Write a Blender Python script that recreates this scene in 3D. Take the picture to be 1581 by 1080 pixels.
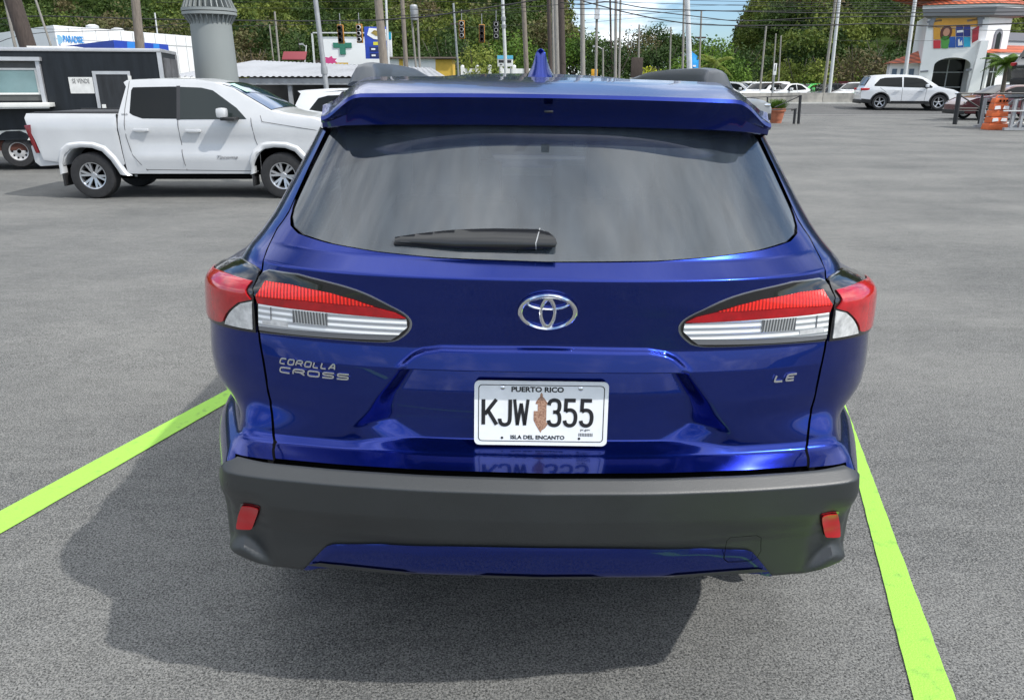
import bpy, bmesh, math, random
import numpy as np
from mathutils import Vector, Matrix
R=math.radians
SC_=bpy.context.scene; COL=SC_.collection
for o in list(bpy.data.objects): bpy.data.objects.remove(o)
rnd=random.Random(7)
# ------------------------------------------------------------------ camera
FPX,TH,CH=1187.0,R(19.3),1.58
cd=bpy.data.cameras.new('camera'); cam=bpy.data.objects.new('camera',cd); COL.objects.link(cam)
cd.sensor_width=36; cd.lens=36*FPX/1581; cd.clip_start=.05; cd.clip_end=3000
cam.location=(0,0,CH); cam.rotation_euler=(R(90)-TH,0,0); SC_.camera=cam
# ------------------------------------------------------------------ light
SUN=Vector((.75,-.43,1.0)).normalized()
el=math.asin(SUN.z); az=math.atan2(SUN.x,SUN.y)
ld=bpy.data.lights.new('sun','SUN'); ld.energy=3.5; ld.angle=R(.8); ld.color=(1,.965,.91)
lo=bpy.data.objects.new('sun',ld); COL.objects.link(lo); lo.rotation_euler=SUN.to_track_quat('Z','Y').to_euler(); lo.location=(20,-12,30)
W=bpy.data.worlds.new('World'); SC_.world=W; W.use_nodes=True
nt=W.node_tree; nt.nodes.clear()
def N(t,**k):
    n=nt.nodes.new(t)
    for a,b in k.items():
        if a=='i':
            for q,v in b.items(): n.inputs[q].default_value=v
        else: setattr(n,a,b)
    return n
sky=N('ShaderNodeTexSky',sky_type='NISHITA',sun_disc=False,sun_elevation=el,sun_rotation=az,air_density=1.0,dust_density=.6,ozone_density=1.5)
tc=N('ShaderNodeTexCoord'); sep=N('ShaderNodeSeparateXYZ'); nt.links.new(tc.outputs['Generated'],sep.inputs[0])
# cloud layer: project the direction on a plane overhead
zz=N('ShaderNodeMath',operation='MAXIMUM',i={1:.0}); nt.links.new(sep.outputs[2],zz.inputs[0])
za=N('ShaderNodeMath',operation='ADD',i={1:.16}); nt.links.new(zz.outputs[0],za.inputs[0])
dv=N('ShaderNodeVectorMath',operation='DIVIDE'); nt.links.new(tc.outputs['Generated'],dv.inputs[0])
cb=N('ShaderNodeCombineXYZ')
for i in range(3): nt.links.new(za.outputs[0],cb.inputs[i])
nt.links.new(cb.outputs[0],dv.inputs[1])
n1=N('ShaderNodeTexNoise',i={'Scale':1.15,'Detail':9.0,'Roughness':.56,'Distortion':.35}); nt.links.new(dv.outputs[0],n1.inputs['Vector'])
rp=N('ShaderNodeValToRGB'); rp.color_ramp.elements[0].position=.42; rp.color_ramp.elements[1].position=.64
cv=N('ShaderNodeMath',operation='MULTIPLY_ADD',i={1:.26,2:-.07}); nt.links.new(zz.outputs[0],cv.inputs[0]); ca=N('ShaderNodeMath',operation='ADD'); nt.links.new(cv.outputs[0],ca.inputs[0]); nt.links.new(n1.outputs['Fac'],ca.inputs[1])
nt.links.new(ca.outputs[0],rp.inputs[0])
n2=N('ShaderNodeTexNoise',i={'Scale':2.6,'Detail':6.0,'Roughness':.6}); nt.links.new(dv.outputs[0],n2.inputs['Vector'])
rc=N('ShaderNodeValToRGB'); rc.color_ramp.elements[0].position=.3; rc.color_ramp.elements[0].color=(5.0,5.4,6.0,1); rc.color_ramp.elements[1].position=.72; rc.color_ramp.elements[1].color=(19,19.3,19.6,1)
nt.links.new(n2.outputs['Fac'],rc.inputs[0])
tn=N('ShaderNodeMix',data_type='RGBA',blend_type='MULTIPLY'); tn.inputs[0].default_value=1; tn.inputs[7].default_value=(.74,.92,1.14,1); nt.links.new(sky.outputs[0],tn.inputs[6])
mx=N('ShaderNodeMix',data_type='RGBA'); nt.links.new(rp.outputs[0],mx.inputs[0]); nt.links.new(tn.outputs[2],mx.inputs[6]); nt.links.new(rc.outputs[0],mx.inputs[7])
#
bg=N('ShaderNodeBackground',i={'Strength':.13}); nt.links.new(mx.outputs[2],bg.inputs[0])
wo=N('ShaderNodeOutputWorld'); nt.links.new(bg.outputs[0],wo.inputs[0])
SC_.view_settings.view_transform='Standard'; SC_.view_settings.look='None'; SC_.view_settings.gamma=1; SC_.view_settings.exposure=.12
SC_.cycles.max_bounces=6; SC_.cycles.transparent_max_bounces=16; SC_.cycles.use_denoising=True
# ------------------------------------------------------------------ materials
def mat(name,col=(.5,.5,.5),rough=.5,metal=0,coat=0,ior=1.5,var=0,vscale=3,bump=0,bscale=60,col2=None,c2pos=(.4,.6),croughness=.03,spec=.5,detail=5,stretch=None,trans=0):
    m=bpy.data.materials.new(name); m.use_nodes=True; t=m.node_tree; b=t.nodes['Principled BSDF']
    b.inputs['Base Color'].default_value=(*col,1); b.inputs['Roughness'].default_value=rough; b.inputs['Metallic'].default_value=metal
    b.inputs['Coat Weight'].default_value=coat; b.inputs['Coat Roughness'].default_value=croughness; b.inputs['IOR'].default_value=ior; b.inputs['Specular IOR Level'].default_value=spec
    b.inputs['Transmission Weight'].default_value=trans
    def nn(ty,**k):
        n=t.nodes.new(ty)
        for q,v in k.items(): n.inputs[q].default_value=v
        return n
    c=t.nodes.new('ShaderNodeTexCoord'); vec=c.outputs['Object']
    if stretch:
        mp=t.nodes.new('ShaderNodeMapping'); mp.inputs['Scale'].default_value=stretch; t.links.new(vec,mp.inputs[0]); vec=mp.outputs[0]
    if var or col2:
        n=nn('ShaderNodeTexNoise',Scale=vscale,Detail=detail,Roughness=.6); t.links.new(vec,n.inputs['Vector'])
        r=t.nodes.new('ShaderNodeValToRGB'); e=r.color_ramp.elements
        if col2: e[0].position,e[1].position=c2pos; e[0].color=(*col,1); e[1].color=(*col2,1)
        else:
            e[0].position,e[1].position=.3,.7; e[0].color=(*[q*(1-var) for q in col],1); e[1].color=(*[min(1,q*(1+var)) for q in col],1)
        t.links.new(n.outputs['Fac'],r.inputs[0]); t.links.new(r.outputs[0],b.inputs['Base Color'])
    if bump:
        n=nn('ShaderNodeTexNoise',Scale=bscale,Detail=4.0); t.links.new(vec,n.inputs['Vector'])
        u=nn('ShaderNodeBump',Strength=bump,Distance=.01); t.links.new(n.outputs['Fac'],u.inputs['Height']); t.links.new(u.outputs[0],b.inputs['Normal'])
    return m
def glassmat(name,tint,gl=.06,dust_sheen=(.05,.055,.058),sheenf=.35,rough=.015,ior=1.6):
    """tinted car glass: see-through, glossy by Fresnel, with sky reflection painted in as part of the dust"""
    m=bpy.data.materials.new(name); m.use_nodes=True; t=m.node_tree; t.nodes.clear()
    o=t.nodes.new('ShaderNodeOutputMaterial'); tr=t.nodes.new('ShaderNodeBsdfTransparent'); tr.inputs[0].default_value=(*tint,1)
    df=t.nodes.new('ShaderNodeBsdfDiffuse'); df.inputs[0].default_value=(*dust_sheen,1)
    nz=t.nodes.new('ShaderNodeTexNoise'); nz.inputs['Scale'].default_value=9; nz.inputs['Detail'].default_value=7
    c=t.nodes.new('ShaderNodeTexCoord'); mp=t.nodes.new('ShaderNodeMapping'); mp.inputs['Scale'].default_value=(3,1,.6)
    t.links.new(c.outputs['Object'],mp.inputs[0]); t.links.new(mp.outputs[0],nz.inputs['Vector'])
    mr=t.nodes.new('ShaderNodeMapRange'); mr.inputs[1].default_value=.3; mr.inputs[2].default_value=.7; mr.inputs[3].default_value=sheenf*.75; mr.inputs[4].default_value=sheenf*1.2
    t.links.new(nz.outputs['Fac'],mr.inputs[0])
    a=t.nodes.new('ShaderNodeMixShader'); t.links.new(mr.outputs[0],a.inputs[0]); t.links.new(tr.outputs[0],a.inputs[1]); t.links.new(df.outputs[0],a.inputs[2])
    g=t.nodes.new('ShaderNodeBsdfGlossy'); g.inputs['Roughness'].default_value=rough
    f=t.nodes.new('ShaderNodeFresnel'); f.inputs[0].default_value=ior
    b=t.nodes.new('ShaderNodeMixShader'); t.links.new(f.outputs[0],b.inputs[0]); t.links.new(a.outputs[0],b.inputs[1]); t.links.new(g.outputs[0],b.inputs[2])
    t.links.new(b.outputs[0],o.inputs[0]); return m
def asphalt(name,c1,c2,streak=.25,speck=1.0):
    m=mat(name,c1,.85,spec=.15); t=m.node_tree; b=t.nodes['Principled BSDF']
    c=t.nodes.new('ShaderNodeTexCoord')
    def noise(sc,det,ro,mp=None):
        n=t.nodes.new('ShaderNodeTexNoise'); n.inputs['Scale'].default_value=sc; n.inputs['Detail'].default_value=det; n.inputs['Roughness'].default_value=ro
        if mp:
            q=t.nodes.new('ShaderNodeMapping'); q.inputs['Scale'].default_value=mp[0]; q.inputs['Rotation'].default_value=(0,0,mp[1]); t.links.new(c.outputs['Object'],q.inputs[0]); t.links.new(q.outputs[0],n.inputs['Vector'])
        else: t.links.new(c.outputs['Object'],n.inputs['Vector'])
        return n
    big=noise(.55,6,.6); st=noise(.7,5,.55,((.22,1.6,1),R(-14))); fine=noise(150,2,.75); v=t.nodes.new('ShaderNodeTexVoronoi'); v.inputs['Scale'].default_value=260
    t.links.new(c.outputs['Object'],v.inputs['Vector'])
    r=t.nodes.new('ShaderNodeValToRGB'); e=r.color_ramp.elements; e[0].position,e[1].position=.32,.68; e[0].color=(*c1,1); e[1].color=(*c2,1)
    ad=t.nodes.new('ShaderNodeMath'); ad.operation='ADD'; ml=t.nodes.new('ShaderNodeMath'); ml.operation='MULTIPLY_ADD'; ml.inputs[1].default_value=.38
    t.links.new(st.outputs['Fac'],ml.inputs[0]); ml.inputs[2].default_value=-.19; t.links.new(ml.outputs[0],ad.inputs[0]); t.links.new(big.outputs['Fac'],ad.inputs[1]); t.links.new(ad.outputs[0],r.inputs[0])
    r2=t.nodes.new('ShaderNodeValToRGB'); e=r2.color_ramp.elements; e[0].position,e[1].position=.33,.70; lo_,hi_=.42*speck,1.95; e[0].color=(.20,.20,.20,1); e[1].color=(hi_*1.1,hi_*1.1,hi_*1.08,1)
    t.links.new(fine.outputs['Fac'],r2.inputs[0])
    mu=t.nodes.new('ShaderNodeMix'); mu.data_type='RGBA'; mu.blend_type='MULTIPLY'; mu.inputs[0].default_value=1
    md=noise(9,9,.72,((.55,1.5,1),R(-20))); rm_=t.nodes.new('ShaderNodeMapRange'); rm_.inputs[1].default_value=.3; rm_.inputs[2].default_value=.7; rm_.inputs[3].default_value=.80; rm_.inputs[4].default_value=1.20; t.links.new(md.outputs['Fac'],rm_.inputs[0])
    tm=noise(.9,6,.7,((.12,2.6,1),R(-32))); rt_=t.nodes.new('ShaderNodeMapRange'); rt_.inputs[1].default_value=.60; rt_.inputs[2].default_value=.74; rt_.inputs[3].default_value=1.0; rt_.inputs[4].default_value=.80; t.links.new(tm.outputs['Fac'],rt_.inputs[0])
    mm_=t.nodes.new('ShaderNodeMath'); mm_.operation='MULTIPLY'; t.links.new(rm_.outputs[0],mm_.inputs[0]); t.links.new(rt_.outputs[0],mm_.inputs[1])
    vs_=t.nodes.new('ShaderNodeVectorMath'); vs_.operation='SCALE'; t.links.new(r.outputs[0],vs_.inputs[0]); t.links.new(mm_.outputs[0],vs_.inputs['Scale'])
    t.links.new(vs_.outputs[0],mu.inputs[6]); t.links.new(r2.outputs[0],mu.inputs[7])
    # pale grains
    r3=t.nodes.new('ShaderNodeValToRGB'); e=r3.color_ramp.elements; e[0].position,e[1].position=.70,.84; e[0].color=(0,0,0,1); e[1].color=(1,1,1,1)
    cs=t.nodes.new('ShaderNodeSeparateColor'); t.links.new(v.outputs['Color'],cs.inputs[0]); t.links.new(cs.outputs[0],r3.inputs[0])
    m3=t.nodes.new('ShaderNodeMix'); m3.data_type='RGBA'; t.links.new(r3.outputs[0],m3.inputs[0]); m3.inputs[7].default_value=(c2[0]*1.7,c2[1]*1.7,c2[2]*1.65,1); t.links.new(mu.outputs[2],m3.inputs[6])
    hf=t.nodes.new('ShaderNodeMix'); hf.data_type='RGBA'; hf.inputs[0].default_value=.75; t.links.new(mu.outputs[2],hf.inputs[6]); t.links.new(m3.outputs[2],hf.inputs[7])
    t.links.new(hf.outputs[2],b.inputs['Base Color'])
    u=t.nodes.new('ShaderNodeBump'); u.inputs['Strength'].default_value=.55; u.inputs['Distance'].default_value=.006; t.links.new(fine.outputs['Fac'],u.inputs['Height']); t.links.new(u.outputs[0],b.inputs['Normal'])
    return m
# ------------------------------------------------------------------ object helpers
def tag(o,label=None,cat=None,group=None,kind=None):
    if label: o['label']=label
    if cat: o['category']=cat
    if group: o['group']=group
    if kind: o['kind']=kind
    return o
def link(o,parent=None):
    COL.objects.link(o)
    if parent is not None: o.parent=parent
    return o
def thing(name,label,cat,loc=(0,0,0),rz=0,group=None):
    o=bpy.data.objects.new(name,None); link(o); o.location=loc; o.rotation_euler=(0,0,rz); o.empty_display_size=.3
    return tag(o,label,cat,group)
def mesh(name,V,F,m,parent=None,smooth=0,loc=None):
    me=bpy.data.meshes.new(name); me.from_pydata([tuple(v) for v in V],[],F); me.update()
    return finish(name,me,m,parent,smooth,loc)
def finish(name,me,m,parent=None,smooth=0,loc=None):
    if isinstance(m,(list,tuple)):
        for q in m: me.materials.append(q)
    elif m: me.materials.append(m)
    if smooth:
        me.shade_smooth()
        if smooth<180: me.set_sharp_from_angle(angle=R(smooth))
    o=bpy.data.objects.new(name,me); link(o,parent)
    if loc: o.location=loc
    return o
def frombm(name,bm,m,parent=None,smooth=0,loc=None,norm=True):
    if norm: bmesh.ops.recalc_face_normals(bm,faces=bm.faces)
    me=bpy.data.meshes.new(name); bm.to_mesh(me); bm.free(); return finish(name,me,m,parent,smooth,loc)
class MB:
    """collects simple solids into one mesh"""
    def __init__(s): s.V=[]; s.F=[]; s.MI=[]; s.mi=0
    def add(s,V,F):
        k=len(s.V); s.V+= [tuple(v) for v in V]; s.F+=[tuple(i+k for i in f) for f in F]; s.MI+=[s.mi]*len(F); return s
    def box(s,x0,x1,y0,y1,z0,z1,M=None):
        V=[(x,y,z) for x in (x0,x1) for y in (y0,y1) for z in (z0,z1)]
        if M is not None: V=[M@Vector(v) for v in V]
        return s.add(V,[(0,1,3,2),(4,6,7,5),(0,4,5,1),(2,3,7,6),(0,2,6,4),(1,5,7,3)])
    def tube(s,pts,r,n=8,cap=True,r1=None):
        pts=[Vector(p) for p in pts]; V=[];F=[]; L=len(pts)
        for i,p in enumerate(pts):
            d=(pts[min(i+1,L-1)]-pts[max(i-1,0)]).normalized(); a=Vector((0,0,1)) if abs(d.z)<.9 else Vector((1,0,0))
            u=d.cross(a).normalized(); w=d.cross(u); rr=r if r1 is None else r+(r1-r)*i/(L-1)
            for k in range(n):
                t=2*math.pi*k/n; V.append(p+u*rr*math.cos(t)+w*rr*math.sin(t))
        for i in range(L-1):
            for k in range(n): F.append((i*n+k,i*n+(k+1)%n,(i+1)*n+(k+1)%n,(i+1)*n+k))
        if cap: F.append(tuple(range(n))); F.append(tuple((L-1)*n+k for k in range(n))[::-1])
        return s.add(V,F)
    def lathe(s,prof,n=24,axis='z',c=(0,0,0),cap=True):
        V=[];F=[];L=len(prof)
        for (r,h) in prof:
            for k in range(n):
                t=2*math.pi*k/n; a,b=r*math.cos(t),r*math.sin(t)
                V.append({'z':(a,b,h),'y':(a,h,b),'x':(h,a,b)}[axis])
        V=[(v[0]+c[0],v[1]+c[1],v[2]+c[2]) for v in V]
        for i in range(L-1):
            for k in range(n): F.append((i*n+k,i*n+(k+1)%n,(i+1)*n+(k+1)%n,(i+1)*n+k))
        if cap and prof[0][0]>1e-5: F.append(tuple(range(n)))
        if cap and prof[-1][0]>1e-5: F.append(tuple((L-1)*n+k for k in range(n))[::-1])
        return s.add(V,F)
    def prism(s,poly,a,b,f):
        """poly extruded from a to b; f(u,v,w)->xyz"""
        n=len(poly); V=[f(p[0],p[1],a) for p in poly]+[f(p[0],p[1],b) for p in poly]
        return s.add(V,[tuple(range(n))[::-1],tuple(range(n,2*n))]+[(i,(i+1)%n,n+(i+1)%n,n+i) for i in range(n)])
    def build(s,name,m,parent=None,smooth=0,loc=None,bev=0):
        bm=bmesh.new(); me=bpy.data.meshes.new('t'); me.from_pydata(s.V,[],s.F); 
        me.polygons.foreach_set('material_index',s.MI); bm.from_mesh(me); bpy.data.meshes.remove(me)
        bmesh.ops.remove_doubles(bm,verts=bm.verts,dist=1e-6)
        if bev: 
            bmesh.ops.recalc_face_normals(bm,faces=bm.faces)
            ed=[e for e in bm.edges if len(e.link_faces)==2 and e.calc_face_angle(0)>R(40)]
            bmesh.ops.bevel(bm,geom=ed,offset=bev,segments=2,affect='EDGES',profile=.6,clamp_overlap=True)
        return frombm(name,bm,m,parent,smooth or (35 if bev else 0),loc)
def copy_tree(o,parent=None):
    c=o.copy(); COL.objects.link(c)
    if parent is not None: c.parent=parent
    for ch in list(o.children): copy_tree(ch,c)
    return c
def patch(poly,step,f,name,m,parent,smooth=60,thick=0,holes=None):
    """flat outline cut into cells, then laid on a curved surface by f(u,v)->xyz"""
    bm=bmesh.new(); vs=[bm.verts.new((p[0],p[1],0)) for p in poly]; bm.faces.new(vs)
    xs=[p[0] for p in poly]; ys=[p[1] for p in poly]
    for ax,lo_,hi_ in ((0,min(xs),max(xs)),(1,min(ys),max(ys))):
        k=lo_+step*.5
        while k<hi_:
            co=[0,0,0]; co[ax]=k; no=[0,0,0]; no[ax]=1
            bmesh.ops.bisect_plane(bm,geom=bm.verts[:]+bm.edges[:]+bm.faces[:],plane_co=co,plane_no=no,dist=1e-6); k+=step
    bmesh.ops.triangulate(bm,faces=[q for q in bm.faces if len(q.verts)>4])
    if thick:
        r=bmesh.ops.extrude_face_region(bm,geom=bm.faces[:]); 
        top=[g for g in r['geom'] if isinstance(g,bmesh.types.BMVert)]
        for v in top: v.co.z=thick
    for v in bm.verts: v.co=Vector(f(v.co.x,v.co.y,v.co.z))
    bmesh.ops.recalc_face_normals(bm,faces=bm.faces)
    return frombm(name,bm,m,parent,smooth,norm=False)
def text_mesh(body,w,h,shear=0,off=0,res=3,space=1.0):
    c=bpy.data.curves.new('t','FONT'); c.body=body; c.shear=shear; c.offset=off; c.resolution_u=res; c.space_character=space
    o=bpy.data.objects.new('t',c); COL.objects.link(o); dg=bpy.context.evaluated_depsgraph_get(); dg.update()
    me=bpy.data.meshes.new_from_object(o.evaluated_get(dg)); bpy.data.objects.remove(o)
    n=len(me.vertices); a=np.empty(n*3); me.vertices.foreach_get('co',a); a=a.reshape(-1,3)
    lo_,hi_=a.min(0),a.max(0); a[:,0]=(a[:,0]-(lo_[0]+hi_[0])/2)*w/(hi_[0]-lo_[0]); a[:,1]=(a[:,1]-(lo_[1]+hi_[1])/2)*h/(hi_[1]-lo_[1])
    F=[tuple(p.vertices) for p in me.polygons]; bpy.data.meshes.remove(me)
    return a[:,:2],F
def chaikin(P,it=2,closed=True):
    for _ in range(it):
        Q=[]; n=len(P)
        for i in range(n if closed else n-1):
            a,b=P[i],P[(i+1)%n]; Q+=[(a[0]*.75+b[0]*.25,a[1]*.75+b[1]*.25),(a[0]*.25+b[0]*.75,a[1]*.25+b[1]*.75)]
        if not closed: Q=[P[0]]+Q[1:-1]+[P[-1]]
        P=Q
    return P
GLY={'K':(.62,[[(0,0),(0,1)],[(.6,1),(.06,.40)],[(.20,.58),(.62,0)]]),
'J':(.56,[[(.56,1),(.56,.22),(.50,.06),(.36,0),(.18,0),(.05,.06),(0,.20),(0,.24)]]),
'W':(.80,[[(0,1),(.18,0)],[(.18,0),(.40,.85)],[(.40,.85),(.62,0)],[(.62,0),(.80,1)]]),
'3':(.56,[[(0,.80),(.04,.93),(.18,1),(.38,1),(.52,.93),(.55,.78),(.52,.60),(.40,.53),(.22,.53)],[(.40,.53),(.53,.45),(.57,.26),(.53,.08),(.38,0),(.18,0),(.04,.07),(0,.20)]]),
'5':(.56,[[(.54,1),(.06,1),(.04,.55)],[(.04,.55),(.16,.62),(.36,.62),(.52,.52),(.57,.32),(.52,.10),(.38,0),(.18,0),(.04,.07),(0,.20)]]),
'C':(.85,[[(.85,1),(.18,1),(.04,.88),(0,.2),(.12,0),(.80,0)]]),
'R':(.9,[[(0,0),(0,1),(.72,1),(.86,.88),(.84,.58),(.72,.46),(.10,.46)],[(.52,.46),(.90,0)]]),
'O':(.9,[[(.16,0),(.03,.14),(.03,.86),(.16,1),(.78,1),(.88,.86),(.88,.14),(.76,0),(.16,0)]]),
'S':(.85,[[(.85,1),(.14,1),(.04,.88),(.04,.62),(.14,.52),(.74,.50),(.82,.40),(.80,.12),(.70,0),(0,0)]]),
'L':(.75,[[(0,1),(0,.14),(.08,0),(.72,0)]]),'A':(.85,[[(0,0),(.34,.92),(.52,1),(.66,.9),(.82,0)],[(.16,.34),(.78,.34)]]),
'E':(.8,[[(.8,1),(.10,1),(0,.88),(0,.12),(.10,0),(.74,0)],[(.0,.5),(.66,.5)]])}
def stroke_text(name,body,H,sw,f,m,parent,gap=.25,shear=0,wid=1.0,thick=.001,xs=None,ht=None):
    b=MB(); tot=sum(GLY[c][0]*wid+gap for c in body)-gap; x=-tot/2
    for ci,c in enumerate(body):
        if xs: x=xs[ci]/H-GLY[c][0]*wid/2
        for pl in GLY[c][1]:
            P=chaikin(pl,2,False) if len(pl)>3 else pl; P=[((x+p[0]*wid)*H,(p[1]-.5)*(H-sw)) for p in P]; P=[(p[0]+shear*p[1],p[1]) for p in P]; L=[];Rr=[]; n=len(P)
            for i,p in enumerate(P):
                d0=Vector(P[i])-Vector(P[max(0,i-1)]); d1=Vector(P[min(n-1,i+1)])-Vector(P[i]); d=(d0.normalized() if d0.length else Vector((0,0)))+(d1.normalized() if d1.length else Vector((0,0))); d=d.normalized(); nn=Vector((-d.y,d.x)); e=d0.normalized() if d0.length else d1.normalized(); k=sw/2/max(.6,abs(e.dot(d))); q=Vector(p)
                if c not in 'KW' or len(P)>2:
                    if i==0: q-=d*0
                L.append(q+nn*k); Rr.append(q-nn*k)
            V=[f(v[0],v[1],0) for v in L]+[f(v[0],v[1],0) for v in Rr]+[f(v[0],v[1],thick) for v in L]+[f(v[0],v[1],thick) for v in Rr]; F=[]
            for i in range(n-1): F+=[(2*n+i,2*n+i+1,3*n+i+1,3*n+i),(i,i+1,2*n+i+1,2*n+i),(n+i,3*n+i,3*n+i+1,n+i+1)]
            F+=[(0,2*n,3*n,n),(n-1,2*n-1,4*n-1,3*n-1)]; b.add(V,F)
        x+=GLY[c][0]*wid+gap
    return b.build(name,m,parent)
def letters(name,body,w,h,f,m,parent,thick=.002,**k):
    """solid raised letters; f(u,v,t)->xyz"""
    a,F=text_mesh(body,w,h,**k); bm=bmesh.new(); vs=[bm.verts.new((p[0],p[1],0)) for p in a]
    for q in F:
        try: bm.faces.new([vs[i] for i in q])
        except ValueError: pass
    bmesh.ops.remove_doubles(bm,verts=bm.verts,dist=1e-7)
    r=bmesh.ops.extrude_face_region(bm,geom=bm.faces[:])
    for v in [g for g in r['geom'] if isinstance(g,bmesh.types.BMVert)]: v.co.z=thick
    for v in bm.verts: v.co=Vector(f(v.co.x,v.co.y,v.co.z))
    return frombm(name,bm,m,parent)
def at(px,py,Y):
    """measured direction of a thing in the photograph + its distance -> place in the yard"""
    k=(540-py)/FPX; h=Y*(k*math.cos(TH)-math.sin(TH))/(math.cos(TH)+k*math.sin(TH)); d=Y*math.cos(TH)-h*math.sin(TH)
    return ((px-790.5)/FPX*d, CH+h)
def sst(a,b,x): t=min(1,max(0,(x-a)/(b-a))); return t*t*(3-2*t)
def gz(x,y):
    """height of the yard: it falls away to the left, the road sits a little higher"""
    z=-.38*sst(4,13,y)*sst(1.5,-3.5,x)
    z+=.45*sst(38,52,y)*sst(-6,6,x)
    return z
# shared materials
M_black=mat('black_plastic',(.018,.018,.019),.55,bump=.15,bscale=400)
M_gloss=mat('gloss_black',(.008,.008,.009),.12,coat=.6)
M_dark=mat('underbody',(.004,.004,.004),1.0,spec=.05)
M_chrome=mat('chrome',(.75,.76,.78),.12,metal=1)
M_alloy=mat('alloy',(.55,.56,.58),.32,metal=.85)
M_tyre=mat('tyre_rubber',(.02,.02,.021),.75,var=.3,vscale=20)
M_white=mat('white_paint',(.53,.54,.55),.28,coat=.7,var=.04,vscale=2)
M_red=mat('red_lens',(.45,.006,.012),.3,coat=.15)
M_glassd=mat('dark_window',(.008,.010,.011),.05,ior=1.45,spec=.28)
M_galv=mat('galvanised_steel',(.33,.34,.35),.5,metal=.3,var=.15,vscale=4)
M_conc=mat('concrete',(.36,.35,.33),.85,var=.22,vscale=2.2,bump=.2)
M_wood=mat('weathered_wood',(.20,.17,.14),.85,var=.35,vscale=6,stretch=(6,6,.6),bump=.3,bscale=30)
M_woodd=mat('dark_wood',(.06,.045,.038),.85,var=.35,vscale=6,stretch=(6,6,.6),bump=.3,bscale=30)
# ---- rear/side skin of the blue car: (s, z) -> (X, Y, Z); s = arc length from the centre line
_NP=2.7; _RW=0.88; _RR=0.42
_a=np.linspace(0,math.pi/2,1201)
_X=np.sin(_a)**(2/_NP); _Y=1-np.cos(_a)**(2/_NP)
_S=np.concatenate([[0],np.cumsum(np.hypot(np.diff(_X*_RW),np.diff(_Y*_RR)))])
SC=float(_S[-1])
_PZ=[.30,.36,.42,.46,.58,.60,.66,.733,.736,.7545,.7575,.770,.785,.90,.97,1.02,1.10,1.184,1.214,1.44,1.50,1.56]
_PY=[.10,.075,.06,.052,.03,.022,.008,0.,.001,.030,.046,.105,.115,.115,.12,.130,.117,.10,.15,.318,.362,.405]
_WZ=[.25,.36,.42,.50,.60,.70,.76,.80,.90,1.0,1.06,1.10,1.122,1.138,1.155,1.2,1.25,1.3,1.44,1.5,1.56]
_WX=[.85,.872,.878,.880,.870,.855,.842,.838,.860,.857,.850,.844,.834,.79,.757,.724,.690,.664,.598,.570,.53]
def _sm(zs,ys,w):
    g=np.linspace(zs[0],zs[-1],2600); v=np.interp(g,zs,ys); k=max(3,int(w/(g[1]-g[0]))|1)
    p=np.pad(v,k,mode='reflect',reflect_type='odd'); v=np.convolve(p,np.ones(k)/k,'same')[k:-k]
    return g,v
_G1,_V1=_sm(_PZ,_PY,.0035); _G2,_V2=_sm(_WZ,_WX,.02)
# bumper plan: nearly straight across the back, tight corner, then a splayed side
_bp=[(0,0),(.25,.008),(.45,.028),(.60,.052),(.67,.068),(.70,.079),(.717,.094),(.726,.112),(.735,.135),(.75,.172),(.78,.25),(.81,.33),(.832,.40),(.84,.45),(.84,.50)]
_bx=np.array([p[0] for p in _bp])/.84; _by=np.array([p[1] for p in _bp])
_bt=np.linspace(0,len(_bp)-1,1500); _BX=np.interp(_bt,range(len(_bp)),_bx); _BY=np.interp(_bt,range(len(_bp)),_by)
_kk=np.ones(61)/61
_BX=np.concatenate([_BX[:30],np.convolve(_BX,_kk,'valid'),_BX[-30:]]); _BY=np.concatenate([_BY[:30],np.convolve(_BY,_kk,'valid'),_BY[-30:]])
_BS=np.concatenate([[0],np.cumsum(np.hypot(np.diff(_BX*.84),np.diff(_BY)))])
def skin(s,z,off=0.0):
    s=np.asarray(s,float); z=np.asarray(z,float); a=np.abs(s)
    X=np.interp(a,_S,_X); Y=np.interp(a,_S,_Y)
    P=np.interp(z,_G1,_V1); W=np.interp(z,_G2,_V2)
    ext=np.maximum(a-SC,0)
    w=np.clip((.868-z)/.09,0,1); w=w*w*(3-2*w)
    XB=np.interp(a,_BS,_BX); YB=np.interp(a,_BS,_BY)+np.maximum(a-_BS[-1],0)
    X=X*(1-w)+XB*w; y=P+(_RR*Y+ext)*(1-w)+YB*w
    # side: doors bulge a little, nose tapers
    gro=np.interp(y,[.75,1.3,2.5,3.4,4.1,4.3,4.4,4.45,4.46],[1,1.045,1.055,1.03,.97,.88,.76,.5,0])
    x=np.sign(s)*(W*gro*X)
    # offset along rough normal
    if np.any(off):
        q6=np.clip((X-.80)/.14,0,1)**1.2; q6=q6*w+(1-w)*X**6; nx=np.sign(s)*q6; ny=-(1-q6); n=np.sqrt(nx*nx+ny*ny)+1e-9
        x=x+off*nx/n; y=y+off*ny/n
    return x,y,z
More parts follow.
